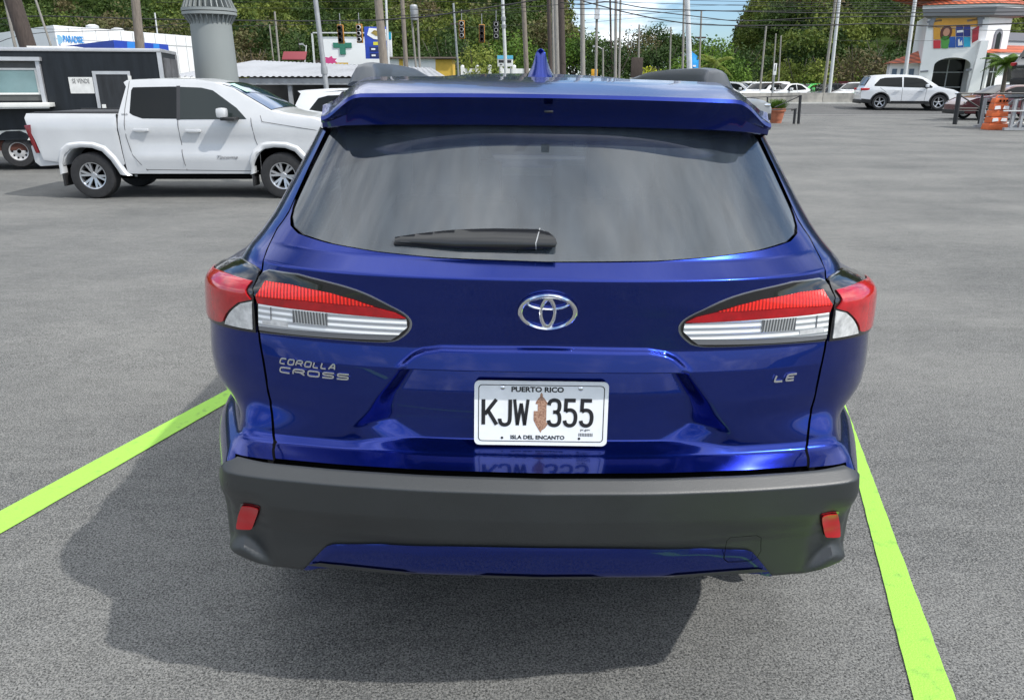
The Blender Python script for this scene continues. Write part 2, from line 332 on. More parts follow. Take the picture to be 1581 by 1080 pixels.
# ================================================================== the blue car
def blue_car():
    car=thing('parked_car','dark blue SUV parked in front with its rear towards the viewer, plate KJW 355','car')
    car.location=(.07-.9*math.sin(R(.9)),1.47,.9*(1-math.cos(R(.9)))); car.rotation_euler=(0,R(.9),0)
    P=mat('blue_paint',(.007,.024,.215),.26,metal=.94,coat=.55,croughness=.01,ior=1.5); P.node_tree.nodes['Principled BSDF'].inputs['Coat IOR'].default_value=1.55
    Pt=P.node_tree; _b=Pt.nodes['Principled BSDF']
    # metallic flake sparkle
    _v=Pt.nodes.new('ShaderNodeTexVoronoi'); _v.inputs['Scale'].default_value=900; _c=Pt.nodes.new('ShaderNodeTexCoord'); Pt.links.new(_c.outputs['Object'],_v.inputs['Vector'])
    _m=Pt.nodes.new('ShaderNodeMapRange'); _m.inputs[3].default_value=.15; _m.inputs[4].default_value=.25; Pt.links.new(_v.outputs['Color'],_m.inputs[0]); Pt.links.new(_m.outputs[0],_b.inputs['Roughness'])
    PL=mat('bumper_plastic',(.013,.016,.018),.44,bump=.10,bscale=500,var=.18,vscale=5,spec=.85)
    GL=glassmat('rear_glass',(.34,.37,.37),sheenf=.30,dust_sheen=(.13,.165,.20),ior=1.95)  # bluish film colour also stands in for sky reflected in the glass
    GS=glassmat('side_glass',(.12,.13,.13),sheenf=.2,ior=1.7)
    GW=glassmat('windshield_glass',(.8,.85,.82),sheenf=.05)
    def f(s,z,t=0,off=0.0):
        x,y,_=skin(s,z,off+t); return (float(x),float(y),z)
    SEz=[.74,.755,.757,.7595,.764,.772,.783,.798,.8125,.827,.847,.867,.91,.957,1.02,1.09,1.12,1.15,1.177,1.21,1.24,1.275,1.30,1.38,1.46,1.56]
    SEs=[.598,.6035,.6085,.6145,.6225,.629,.634,.6395,.646,.654,.6665,.671,.6685,.675,.689,.690,.704,.768,.786,.822,.835,.822,.828,.838,.842,.845]
    def seam(z): return float(np.interp(z,SEz,SEs))
    ZWs=[0,.3,.46,.6,.71,.762,.789,.801,.807]; ZWz=[1.213,1.2165,1.222,1.230,1.240,1.252,1.268,1.285,1.305]
    # ---- relief of the tailgate: number-plate recess, handle bar, flared lower corners
    def relief(s,z):
        a=abs(s); d=0.0
        xw=np.interp(z,[.78,.82,.865,.975],[.47,.455,.418,.325]); w=np.interp(z,[.79,.83,.90,.96],[.20,.10,.05,.035])
        side=1-sst(xw-w,xw,a); top=1-sst(.966,.974,z); dep=np.interp(z,[.772,.79,.84,.90,.965],[0,.034,.043,.050,.058])
        d+=dep*side*top
        # diagonal second step inside the recess corner
        xi=xw-.075; d+=.0*xi
        # handle bar: a crease that stands out and dies away upwards
        ez=np.interp(a,[0,.235,.275,.297,.333],[1.022,1.02,1.013,1.003,.974])
        if a<.34 and z>.966:
            up=(z-ez)
            d-= .013*(1-sst(-.004,.008,up))*sst(.34,.31,a) if up>-.06 else 0
        # lower corner flare
        d-=.0*sst(.47,.72,a)*(1-sst(.785,.86,z))
        return d
    def g(s,z,off=0.0):
        x,y,_=skin(s,z,off); return (float(x),float(y)+relief(s,z),z)
    # ---- tailgate, one sheet from the bumper to the window line
    rows=sorted(set([round(q,5) for q in list(np.linspace(.7582,.80,22))+list(np.linspace(.80,.83,12))+list(np.linspace(.83,.96,34))+list(np.linspace(.96,.98,12))+list(np.linspace(.98,1.03,22))+list(np.linspace(1.03,1.165,26))+list(np.linspace(1.165,1.196,12))]))
    nq=301; qs=[-1+2*i/(nq-1) for i in range(nq)]
    V=[];F=[]
    def row(zf): 
        for q in qs: 
            z=zf(q); s=q*(seam(z)-.0035); V.append(g(s,z))
    for z in rows: row(lambda q,z=z:z)
    nb=14
    for i in range(1,nb+1):
        def zf(q,i=i):
            zt=float(np.interp(abs(q)*.807,ZWs,ZWz)); return 1.196+(zt-1.196)*i/nb
        row(zf)
    nr=len(rows)+nb
    for i in range(nr-1):
        for k in range(nq-1): F.append((i*nq+k,i*nq+k+1,(i+1)*nq+k+1,(i+1)*nq+k))
    tg=mesh('tailgate',V,F,P,car,180)
    # ---- body: quarter panels, sides, pillars in one sheet each side
    def ztop(y): return float(np.interp(y,[0,2.85,3.0,3.75,4.3,4.46],[1.545,1.54,1.52,1.075,.99,.80]))
    def btop(s): return float(np.interp(s,[0,.70,.74,.80,.84,.95,1.1,1.2],[.757,.757,.742,.70,.655,.58,.50,.3]))
    rowsB=sorted(set([.20,.26,.32,.38,.44,.50,.56,.62,.68,.72,.745,.757,.760,.764,.768,.772,.777,.783,.789,.795,.801,.806,.812,.818,.825,.832,.842,.86,.88,.92,.96,1.0,1.04,1.07,1.09,1.10,1.11,1.12,1.13,1.14,1.15,1.165,1.18,1.20,1.22,1.24,1.26,1.28,1.30,1.34,1.38,1.42,1.46,1.50,1.545]))
    tcols=[0,.004,.01,.018,.03,.045,.06,.08,.10,.12,.14,.16,.18,.20,.23,.26,.29,.32,.36,.40]+[.45+.06*i for i in range(66)]
    cen=[(1.02,.36),(3.62,.36)]; ra=.385
    V=[];F=[]
    for sg in (-1,1):
        base=len(V); n=len(tcols)
        for z in rowsB:
            s0=seam(z)+.0035 if z>.754 else .60
            for t in tcols:
                s=s0+t; x,y,_=skin(sg*s,z); y=float(y); zt=ztop(y); zz_=z if z<=.9 else .9+(z-.9)*min(1,max(0,(zt-.9)/(1.545-.9)))
                x=float(skin(sg*s,zz_)[0])
                d=0
                if z<.87 and z>.7: d=-.0*sst(.47,.72,s)*(1-sst(.785,.86,z))*(1-sst(.95,1.2,s))
                k=sst(SC-.25,SC+.1,s)
                V.append((x,y+d*(1-k),zz_))
        for i in range(len(rowsB)-1):
            for k in range(n-1):
                q=(base+i*n+k,base+i*n+k+1,base+(i+1)*n+k+1,base+(i+1)*n+k)
                c=[sum(V[j][a] for j in q)/4 for a in range(3)]
                if any((c[1]-cy)**2+(c[2]-cz)**2<ra*ra for cy,cz in cen): continue
                sc_=s0_=.66+0; sB=(seam(rowsB[i])+.0035 if rowsB[i]>.754 else .60)+tcols[k]
                if rowsB[i+1]<btop(sB)-.004: continue
                if rowsB[i]<.756 and sB<.70: continue
                y_=c[1]; 
                # side-window and rear-quarter openings stay closed under their glass
                F.append(q)
    body=mesh('body',V,F,P,car,180)
    # roof, windscreen frame, bonnet as one sheet
    V=[];F=[]; ys=[.50+i*.07 for i in range(56)]; m_=25
    def roofpt(u,y):
        zc=float(np.interp(y,[.45,.8,1.3,2.0,2.6,2.9],[1.566,1.588,1.602,1.602,1.585,1.56])) if y<2.9 else float(np.interp(y,[2.9,3.75,3.85,4.3,4.5],[1.56,1.10,1.08,1.01,.84]))
        ze=ztop(y); s=SC+(y-.4); hw=abs(float(skin(SC+max(0,y-.395-_RR),ze)[0]))*1.002
        return (u*hw,y,ze+(zc-ze)*(1-abs(u)**2.6))
    for y in ys:
        for j in range(m_): V.append(roofpt(-1+2*j/(m_-1),y))
    for i in range(len(ys)-1):
        for j in range(m_-1):
            y=(ys[i]+ys[i+1])/2; u=abs(-1+2*(j+.5)/(m_-1))
            if 2.98<y<3.70 and u<.9: continue
            F.append((i*m_+j,i*m_+j+1,(i+1)*m_+j+1,(i+1)*m_+j))
    mesh('roof_and_hood',V,F,P,car,50)
    V=[];F=[]
    for i,y in enumerate([2.94+.08*k for k in range(11)]):
        for j in range(9):
            p=roofpt(-.93+1.86*j/8,y); V.append((p[0],p[1],p[2]+.004))
    for i in range(10):
        for j in range(8): F.append((i*9+j,i*9+j+1,(i+1)*9+j+1,(i+1)*9+j))
    mesh('windshield',V,F,GW,car,180)
    # ---- spoiler
    V=[];F=[]; n=61
    for i in range(n):
        t=-1+2*i/(n-1); t=math.copysign(1-(1-abs(t))**1.25,t); a=abs(t); x=.508*t
        ytr=.274+.026*a*a+.075*a**7; drop=.008*a*a+.008*a**8; dropt=.008*a*a+.050*sst(.80,1.0,a)**1.3; 
        zl=1.4835-drop*.9-.002*a**8; zt=1.553-dropt
        yb=ytr+.055-.02*a**6; pr=[(.56,1.500-drop),(.42,1.490-drop),(yb+.03,zl+.002),(yb+.008,zl-.002),(yb-.002,zl+.001),(ytr+.036-.01*a**6,zl+(zt-zl)*.42),(ytr+.007,zt-.015),(ytr,zt-.009),(ytr+.006,zt-.001),(ytr+.05,zt+.006),(.45,1.574-dropt*1.0),(.60,1.588-dropt*1.15),(.72,1.580-dropt*1.2)]
        k=1-.04*a**6
        for (y,z) in pr: V.append((x*(1+.07*sst(.24,.6,y)),y,z))
    L=13
    for i in range(n-1):
        for j in range(L-1): F.append((i*L+j,i*L+j+1,(i+1)*L+j+1,(i+1)*L+j))
    F.append(tuple(range(L))[::-1]); F.append(tuple((n-1)*L+j for j in range(L)))
    SPV=list(V); sp=mesh('roof_spoiler',V,F,P,car,32)
    # side returns of the spoiler, down to the pillar
    for sg in (-1,1):
        e=[V0 for V0 in (SPV[-13:] if sg>0 else SPV[:13])][2:10]
        V=[];F=[]; m2=len(e)
        for k,p in enumerate(e):
            q=k/(m2-1); zt=1.435+.10*q; X_=abs(float(skin(1.3,zt)[0]))*1.004; tgt=(sg*(X_-.01*q),.80,zt)
            for w_ in (0,.33,.66,1): V.append(tuple(p[a]*(1-w_)+tgt[a]*w_ + (sg*.012*math.sin(w_*3.14) if a==0 else 0) for a in range(3)))
        for k in range(m2-1):
            for w_ in range(3): F.append((k*4+w_,k*4+w_+1,(k+1)*4+w_+1,(k+1)*4+w_))
        mesh('spoiler_return',V,F,P,sp,40)
    # stop lamp under the spoiler + camera nub
    b=MB(); b.box(-.13,.13,.385,.41,1.478,1.488); b.build('high_stop_lamp',M_gloss,sp)
    b=MB(); b.box(-.010,.010,.270,.29,1.514,1.519); b.build('washer_nozzle',M_gloss,sp,bev=.002)
    # ---- rear window
    poly=[(-s,z) for s,z in zip(ZWs,ZWz)][::-1]+[(s,z) for s,z in zip(ZWs,ZWz)][1:]+[(.809,1.34),(.810,1.38),(.806,1.46),(.804,1.51),(-.804,1.51),(-.806,1.46),(-.810,1.38),(-.809,1.34)]
    def fit(p,e):  # shrink outline slightly
        return [(u*(1-e),v+ (e*.15 if v<1.4 else -e*.1)) for u,v in p]
    rw=patch(fit(poly,.008),.03,lambda u,v,t:f(u,v,0,.003),'rear_window',GL,car,180)
    # black ceramic border under the glass
    inner=fit(poly,.045); outer=fit(poly,-.004); V=[];F=[]
    for p,q in zip(outer,inner): V.append(f(p[0],p[1],0,-.002)); V.append(f(q[0],q[1]+(.006 if q[1]<1.4 else 0),0,-.002))
    n=len(outer)
    for i in range(n): j=(i+1)%n; F.append((2*i,2*j,2*j+1,2*i+1))
    mesh('window_border',V,F,M_gloss,rw)
    V=[];F=[]
    for i in range(41):
        u=-.74+1.48*i/40
        for z in (1.449,1.51): V.append(f(u,z+ .016*(abs(u)/.74)**3*(z<1.455),0,-.001))
    for i in range(40): F.append((2*i,2*i+2,2*i+3,2*i+1))
    mesh('header_reflection',V,F,M_gloss,rw)  # dark strip shaped to the spoiler's reflection along the glass top
    # ---- dark gaps
    def ribbon(name,pts,w,off,m,parent,uf=f):
        V=[];F=[]
        for i,(s,z) in enumerate(pts):
            a=Vector(pts[max(0,i-1)]); c=Vector(pts[min(len(pts)-1,i+1)]); d=(c-a).normalized(); nrm=Vector((-d.y,d.x))*w/2
            V.append(uf(s+nrm.x,z+nrm.y,0,off)); V.append(uf(s-nrm.x,z-nrm.y,0,off))
        for i in range(len(pts)-1): F.append((2*i,2*i+1,2*i+3,2*i+2))
        return mesh(name,V,F,m,parent)
    def fine(pts,st=.012):
        out=[]
        for a,c in zip(pts,pts[1:]):
            n=max(1,int(math.dist(a,c)/st)); out+=[(a[0]+(c[0]-a[0])*i/n,a[1]+(c[1]-a[1])*i/n) for i in range(n)]
        return out+[pts[-1]]
    def gg(s,z,t=0,off=0):
        x,y,_=skin(s,z,off); d=-.0*sst(.47,.72,abs(s))*(1-sst(.785,.86,z))*(1-sst(.95,1.2,abs(s))); return (float(x),float(y)+d,z)
    for sg in (-1,1):
        ribbon('door_gap',[(sg*seam(z),z) for z in np.concatenate([np.linspace(.757,.83,40),np.linspace(.835,1.30,60)])],.018,-.007,M_dark,car,gg)
    V=[];F=[]
    for i in range(61):
        s=-.66+1.32*i/60; p=g(s,.757); V.append((p[0],p[1]+.085,.770)); V.append((p[0],p[1]+.016,.742))
    for i in range(60): F.append((2*i,2*i+2,2*i+3,2*i+1))
    mesh('tailgate_gap',V,F,M_dark,car)
    for sg in (-1,1):
        V=[];F=[]
        for i in range(31):
            s=.585+.575*i/30; zb=btop(s); V.append(gg(sg*s,zb+.014,0,-.016)); V.append(gg(sg*s,zb-.035,0,-.016))
        for i in range(30): F.append((2*i,2*i+2,2*i+3,2*i+1))
        mesh('bumper_gap',V,F,M_dark,car)
    # ---- bumper
    def zbot(s): return float(np.interp(abs(s),[0,.45,.545,.62,.68,.73,.80,1.0,1.3],[.485,.480,.452,.452,.470,.485,.46,.42,.38]))
    def brel(s,z):
        a=abs(s); d=0
        # reflector pocket and the ledge under it
        zl=np.interp(a,[.606,.681,.755],[.479,.545,.515])
        k=sst(.600,.665,a)*(1-sst(.735,.80,a))
        d+=.026*k*sst(zl-.036,zl,z)*(1-sst(.61,.70,z))
        d+=.010*sst(.25,.5,a)*(1-sst(.60,.66,z))*(1-k)
        d+=.012*(1-sst(zbot(s),zbot(s)+.014,z))
        # beside the tailgate the lip climbs to meet the quarter panel
        return d
    def bf(s,z,t=0,off=0.0):
        d=brel(s,z); x,y,_=skin(s,z,off+t+.004-d); a=abs(s); k=sst(SC-.35,SC+.05,a); sgn=1 if s>0 else -1; d=0
        fl=.0*sst(.47,.72,a)*sst(.730,.750,z)*(1-sst(.95,1.2,a))
        return (float(x)-sgn*(d)*k*.25,float(y)+(d-fl)*(1-k),z)
    S=[-1.16+2.32*i/232 for i in range(233)]; nv=80
    V=[];F=[]
    for j in range(nv+1):
        v=j/nv
        for s in S:
            zb=zbot(s); top=min(.7552+.0012*sst(.62,.70,abs(s)),max(zb+.03,btop(abs(s)))); v2=1-(1-v)**1.7; V.append(bf(s,zb+(top-zb)*v2))
    n=len(S)
    for j in range(nv):
        for i in range(n-1):
            q=(j*n+i,j*n+i+1,(j+1)*n+i+1,(j+1)*n+i); c=[sum(V[k][a] for k in q)/4 for a in range(3)]
            if (c[1]-1.02)**2+(c[2]-.36)**2<(.375)**2: continue
            F.append(q)
    # return edge under the bumper
    b0=len(V)
    for i,s in enumerate(S): p=V[i]; V.append((p[0]*.93,p[1]+.10,p[2]-.008))
    for i in range(n-1): F.append((i,i+1,b0+i+1,b0+i))
    bp=mesh('bumper',V,F,PL,car,40)
    # painted panel low in the bumper
    vp_=[(0,.4885),(.40,.486),(.50,.482),(.543,.460),(.540,.466),(.523,.487),(.490,.534),(.478,.549),(.463,.557),(.41,.565),(.356,.573),(.20,.581),(0,.585)]; vp=vp_+[(-a,c) for a,c in vp_[::-1]][1:-1]
    def vf(s,z,t):
        e=.006*sst(0,.012,min(z-float(np.interp(abs(s),[.45,.543],[.482,.456])),float(np.interp(abs(s),[0,.356,.463,.490,.543],[.585,.573,.557,.534,.460]))-z)) if True else 0
        x,y,zz=bf(s,z); return (x,y-.004-max(0,e),z)
    vl=patch(vp,.012,vf,'painted_lower_panel',P,bp,50)
    for cx,w in ((-.40,.13),(0,.15),(.40,.13)):
        patch([(cx-w,.4895),(cx+w,.4895),(cx+w-.035,.5015),(cx-w+.035,.5015)],.02,lambda s,z,t:(bf(s,z)[0],bf(s,z)[1]-.0135,z),'panel_vent',PL,vl,40)
    tw=[(.410,.600),(.417,.609),(.478,.609),(.490,.600),(.496,.556),(.489,.536),(.474,.527),(.422,.528),(.411,.540),(.410,.600)]
    ribbon('tow_eye_cover',fine(tw),.0015,.0115,M_dark,bp,bf)
    for sg in (-1,1):
        fp=[(sg*a_,c_) for a_,c_ in ((.676,.639),(.655,.643),(.637,.645),(.634,.641),(.641,.618),(.652,.588),(.661,.566),(.666,.562),(.688,.557),(.706,.554),(.709,.558),(.702,.580),(.690,.612),(.680,.635))]
        patch([(p[0],p[1]) for p in fp],.01,lambda s,z,t:bf(s,z,t,.003),'rear_reflector',M_red,bp,50,thick=.004)
        c=sum(p[0] for p in fp)/len(fp); 
        patch([(c+(p[0]-c)*1.18,.565+(p[1]-.565)*1.12) for p in fp],.01,lambda s,z,t:bf(s,z,0,.0015),'reflector_bezel',M_gloss,bp,50)
    # ---- tail lamps
    def stripemat(name,a,b_,axis,scale,rough=.25,metal=0.0,coat=1):
        m=mat(name,a,rough,metal=metal,coat=coat); t=m.node_tree; bb=t.nodes['Principled BSDF']
        w=t.nodes.new('ShaderNodeTexWave'); w.bands_direction=axis; w.inputs['Scale'].default_value=scale; c=t.nodes.new('ShaderNodeTexCoord'); t.links.new(c.outputs['Object'],w.inputs['Vector'])
        r=t.nodes.new('ShaderNodeValToRGB'); r.color_ramp.elements[0].color=(*a,1); r.color_ramp.elements[1].color=(*b_,1); r.color_ramp.elements[0].position=.25; r.color_ramp.elements[1].position=.7
        t.links.new(w.outputs['Fac'],r.inputs[0]); t.links.new(r.outputs[0],bb.inputs['Base Color'])
        u=t.nodes.new('ShaderNodeBump'); u.inputs['Strength'].default_value=.6; u.inputs['Distance'].default_value=.004; t.links.new(w.outputs['Fac'],u.inputs['Height']); t.links.new(u.outputs[0],bb.inputs['Normal']); return m
    RB=stripemat('bright_red_lens',(.45,.005,.004),(.95,.022,.012),'X',38,coat=.5)
    RD=mat('deep_red_lens',(.40,.003,.008),.15,coat=.6,var=.25,vscale=30)
    CL=stripemat('clear_lens',(.50,.51,.53),(.97,.98,.98),'Z',22,metal=.0)
    CL2=mat('clear_lens_reflector',(.80,.81,.82),.2,metal=.35,coat=1,var=.35,vscale=45)
    RIM=mat('lamp_edge',(.20,.205,.22),.2,coat=1,metal=.3)
    AD=stripemat('lamp_insert',(.12,.125,.13),(.5,.51,.52),'X',45,metal=.3)
    il=[(.697,1.157),(.765,1.160),(.76,1.168),(.65,1.169),(.508,1.155),(.40,1.132),(.333,1.107),(.307,1.087),(.307,1.066),(.322,1.048),(.349,1.030),(.42,1.028),(.544,1.029),(.683,1.023),(.688,1.093)]
    il=[(.6865,1.09),(.692,1.108),(.735,1.135),(.762,1.150),(.765,1.160),(.748,1.167)]+chaikin(il[3:14],2,False)+[(.685,1.06)]
    ird=[(.692,1.143),(.745,1.146),(.65,1.147),(.524,1.138),(.447,1.127),(.391,1.114),(.434,1.115),(.564,1.117),(.692,1.112)]
    ird=[(.727,1.146),(.65,1.147),(.524,1.138),(.447,1.127),(.391,1.114),(.434,1.1145),(.564,1.117),(.692,1.112),(.695,1.125)]
    idk=[(.692,1.111),(.564,1.116),(.434,1.1135),(.391,1.113),(.34,1.102),(.316,1.090),(.347,1.0895),(.502,1.094),(.683,1.096)]
    icl=[(.681,1.095),(.501,1.093),(.344,1.0885),(.314,1.087),(.312,1.069),(.332,1.050),(.419,1.047),(.683,1.040)]
    ins=[(.585,1.092),(.50,1.091),(.50,1.062),(.585,1.062)]
    bar=[(.683,1.039),(.419,1.046),(.332,1.049),(.350,1.036),(.42,1.034),(.683,1.029)]
    ol=[(.698,1.108),(.708,1.120),(.770,1.150),(.784,1.167),(.87,1.171),(.924,1.167),(1.04,1.134),(1.12,1.118),(1.16,1.09),(1.14,1.05),(1.0,1.018),(.93,1.008),(.81,1.014),(.6935,1.020),(.6935,1.07)]
    ord_=[(.71,1.08),(.78,1.130),(.83,1.127),(.93,1.113),(1.05,1.098),(1.12,1.085),(1.10,1.055),(1.0,1.03),(.93,1.018),(.81,1.018),(.80,1.045),(.77,1.074),(.745,1.089),(.708,1.096)]
    ord_=[(.703,1.103),(.760,1.141),(.83,1.140),(.905,1.136),(1.0,1.124),(1.09,1.112),(1.13,1.085),(1.10,1.05),(1.0,1.03),(.92,1.018),(.805,1.022),(.796,1.045),(.77,1.070),(.742,1.090)]
    ocl=[(.700,1.099),(.735,1.088),(.764,1.068),(.790,1.040),(.797,1.024),(.701,1.028)]
    ol=[ol[0]]+chaikin(ol[1:13],2,False)+ol[13:]; ord_=[ord_[0]]+chaikin(ord_[1:],2,False); ocl=[ocl[0]]+chaikin(ocl[1:5],2,False)+[ocl[5]]
    def lf(s,z,t,off):
        # the outer lamp stands proud of the shoulder: keep its own width
        return f(s,z,t,off)
        zc=min(z,1.098); x,y,_=skin(s,z,off+t); x2,y2,_=skin(s,zc,off+t); k=sst(.74,.90,abs(s)); y1=float(y)*(1-k)+float(y2)*k
        return (float(x)*(1-k)+float(x2)*k,y1,z)
    for sg in (-1,1):
        mir=lambda P_:[(sg*u,v) for u,v in P_]
        h=patch(mir(il),.02,lambda s,z,t:f(s,z,t,-.001),'tail_lamp',M_gloss,car,40,thick=.006)
        h['label']='inner half of the tail lamp on the tailgate'
        c_=(.5,1.1); patch(mir(il),.02,lambda s,z,t:f((s-sg*.60)*1.018+sg*.60,(z-1.10)*1.035+1.10,t,-.002),'lamp_edge',RIM,h,40,thick=.0035)
        patch(mir(ird),.012,lambda s,z,t:f(s,z,t,.0052),'red_lens',RB,h,40,thick=.003)
        patch(mir(idk),.012,lambda s,z,t:f(s,z,t,.0052),'red_lens',RD,h,40,thick=.0035)
        patch(mir(icl),.012,lambda s,z,t:f(s,z,t,.0052),'clear_lens',CL,h,40,thick=.003)
        patch(mir(ins),.03,lambda s,z,t:f(s,z,t,.0085),'reverse_lamp',AD,h,40,thick=.001)
        for u0 in (.50,.585,.645): patch(mir([(u0-.0012,1.061),(u0+.0012,1.061),(u0+.0012,1.092),(u0-.0012,1.092)]),.02,lambda s,z,t:f(s,z,t,.0085),'lens_divider',RIM,h,40,thick=.0015)
        patch(mir([(.670,1.048),(.600,1.048),(.600,1.0575),(.670,1.0575)]),.02,lambda s,z,t:f(s,z,t,.0085),'side_reflector',CL2,h,40,thick=.001)
        patch(mir(bar),.02,lambda s,z,t:f(s,z,t,.0052),'clear_lens',RIM,h,40,thick=.002)
        h=patch(mir(ol),.02,lambda s,z,t:lf(s,z,t,.001),'tail_lamp',M_gloss,car,40,thick=.006)
        h['label']='outer half of the tail lamp on the rear corner'
        patch(mir(ord_),.012,lambda s,z,t:lf(s,z,t,.0075),'red_lens',RD,h,40,thick=.004)
        patch(mir(ocl),.012,lambda s,z,t:lf(s,z,t,.0075),'clear_lens',CL2,h,40,thick=.003)
    # ---- wiper
    wc=[(-.423,1.247),(-.364,1.256),(-.294,1.264),(-.25,1.268),(-.149,1.272),(-.025,1.272),(.005,1.266),(.022,1.255),(.026,1.246),(.020,1.236),(-.02,1.230),(-.074,1.228),(-.247,1.2285),(-.402,1.236),(-.42,1.240)]
    wcx=-.14
    def wf(s,z,t):
        u=np.interp(s,[-.42,-.2,.03],[.35,.8,1.0]); lo_=np.interp(s,[-.42,-.247,.02],[1.236,1.2285,1.230]); hi_=np.interp(s,[-.423,-.294,-.149,0],[1.247,1.264,1.272,1.270]); m=(lo_+hi_)/2; q=(z-m)/max(.004,(hi_-lo_)/2)
        h=.008+t*u*max(0,1-min(1,abs(q))**2.5*.8); return f(s,m+(z-m)*.88+.0075,h,.004)
    wp=patch(wc,.006,wf,'rear_wiper',mat('wiper_black',(.010,.011,.012),.28,coat=.4),car,50,thick=.020)
    ribbon('wiper_joint',fine([(-.030,1.2285),(-.032,1.245),(-.026,1.262),(-.020,1.275)],.004),.003,.046,M_galv,wp,lambda s,z,t,o:wf(s,z,.0208))
    b=MB(); b.tube([f(-.42,1.241,0,.008),f(-.25,1.240,0,.008),f(-.1,1.238,0,.008)],.004,6); b.build('wiper_blade',M_black,wp)
    # ---- badges
    ch=M_chrome
    lt=lambda cx,cz:(lambda u,v,t:g2(cx+u,cz+v,t))
    def g2(s,z,t): x,y,_=skin(s,z,.0); p=relief(s,z); return (float(x),float(y)+p-.001-t,z)
    stroke_text('badge_letters','COROLLA',.0155,.0033,lt(-.553,.9655),ch,car,gap=.42,shear=.35,wid=1.13,thick=.004)
    stroke_text('badge_letters','CROSS',.0155,.0036,lt(-.538,.9445),ch,car,gap=.50,shear=.12,wid=2.15,thick=.004)
    stroke_text('badge_letters','LE',.0185,.0045,lt(.573,.948),ch,car,gap=.45,shear=.4,wid=1.6,thick=.004)
    # emblem: three interlocking ovals
    def ring(b,cx,cz,rx,rz,w,h,rot=0,n=56,a0=0,a1=2*math.pi):
        V=[];F=[]; cl=(a1-a0)>6.28; N_=n if cl else n+1
        for i in range(N_):
            t=a0+(a1-a0)*i/n; ww=w*(1+.35*abs(math.cos(t))) if rx>rz else w*(1+.5*abs(math.sin(t)))
            c,s_=math.cos(t),math.sin(t)
            for (k,hh) in ((1,0),(.85,h*.8),(.5,h),(.15,h*.8),(0,0)):
                V.append((cx+(rx-ww*(1-k))*c,cz+(rz-ww*(1-k))*s_,hh))
        for i in range(n if cl else n):
            j=(i+1)%N_
            for k in range(4): F.append((i*5+k,j*5+k,j*5+k+1,i*5+k+1))
        b.add(V,F)
    b=MB(); ring(b,0,0,.0655,.0445,.0098,.010); ring(b,0,-.001,.0195,.0385,.0085,.009,n=40); ring(b,0,.021,.049,.0175,.0075,.0085,n=44)
    cx,cz=.003,1.113
    b.V=[ (cx+v[0], float(skin(0,cz+v[1])[1])-.003-v[2], cz+v[1]) for v in b.V]
    b.build('emblem',ch,car,50)
    b=MB(); b.prism([(.0655*math.cos(t),.0445*math.sin(t)) for t in np.linspace(0,6.2832,49)[:-1]],0,.0025,lambda u,v,w:(cx+u,float(skin(0,cz+v)[1])-.0005-w,cz+v)); b.build('emblem_base',P,car)
    # ---- number plate
    th=math.atan2(.02,.1506); pc=Vector((-.003,.146,.8625))
    def pf(u,v,t): return (pc.x+u,pc.y+v*math.sin(th)-t*math.cos(th)-.004,pc.z+v*math.cos(th)+t*math.sin(th))
    def rrect(w,h,r,n=6):
        out=[]
        for cx_,cy_,a in ((w/2-r,h/2-r,0),(-w/2+r,h/2-r,90),(-w/2+r,-h/2+r,180),(w/2-r,-h/2+r,270)):
            out+=[(cx_+r*math.cos(R(a+90*i/n)),cy_+r*math.sin(R(a+90*i/n))) for i in range(n+1)]
        return out
    PW=mat('plate_white',(.80,.82,.83),.35,coat=.3,var=.05,vscale=30); INK=mat('plate_ink',(.01,.01,.012),.5)
    b=MB(); b.prism(rrect(.305,.152,.012),0,.0035,pf); pl=b.build('number_plate',PW,car)
    pl['label']='white Puerto Rico number plate reading KJW 355'
    b=MB()
    o_=rrect(.287,.134,.009); i_=rrect(.2835,.1305,.0075); n=len(o_)
    b.add([pf(*p,.0041) for p in o_]+[pf(*p,.0041) for p in i_],[(i,(i+1)%n,n+(i+1)%n,n+i) for i in range(n)])
    for sx in (-.0885,.0885): b.prism([(sx+.003*math.cos(t),-.0585+.003*math.sin(t)) for t in np.linspace(0,6.28,13)[:-1]],.0036,.0042,pf)
    for k in range(26):
        x0=.087+k*.00125; 
        if k%3!=2: b.add([pf(x0,-.053,.0041),pf(x0+.0008,-.053,.0041),pf(x0+.0008,-.045,.0041),pf(x0,-.045,.0041)],[(0,1,2,3)])
    b.build('plate_border',INK,pl)
    SH=lambda dx,dy:(lambda u,v,t:pf(u+dx,v+dy,.0037+t))
    letters('plate_letters','PUERTO RICO',.119,.0125,SH(-.009,.0565),INK,pl,thick=.0006,off=.035)
    letters('plate_letters','ISLA DEL ENCANTO',.124,.0095,SH(-.007,-.0565),INK,pl,thick=.0006,off=.03)
    for ch_,cx_,wi in (('K',-.1165,.72),('J',-.0825,.62),('W',-.0455,.56),('3',.0300,.66),('5',.0665,.66),('5',.1035,.66)):
        stroke_text('plate_letters',ch_,.068,.0085 if ch_!='W' else .0072,SH(cx_,.0025),INK,pl,wid=wi*.66/.56*.56/.66,thick=.0008)
    letters('plate_letters','pr.gov',.022,.0055,SH(.102,-.0385),INK,pl,thick=.0005)
    for sx,sy in ((-.0885,.0605),(.0885,.0605)):
        b=MB(); b.lathe([(.0052,0),(.0052,.002),(.003,.0035),(0,.0036)],16,'z'); b.V=[pf(sx+v[0],sy+v[1],.0036+v[2]) for v in b.V]; b.build('plate_screw',M_chrome,pl,40)
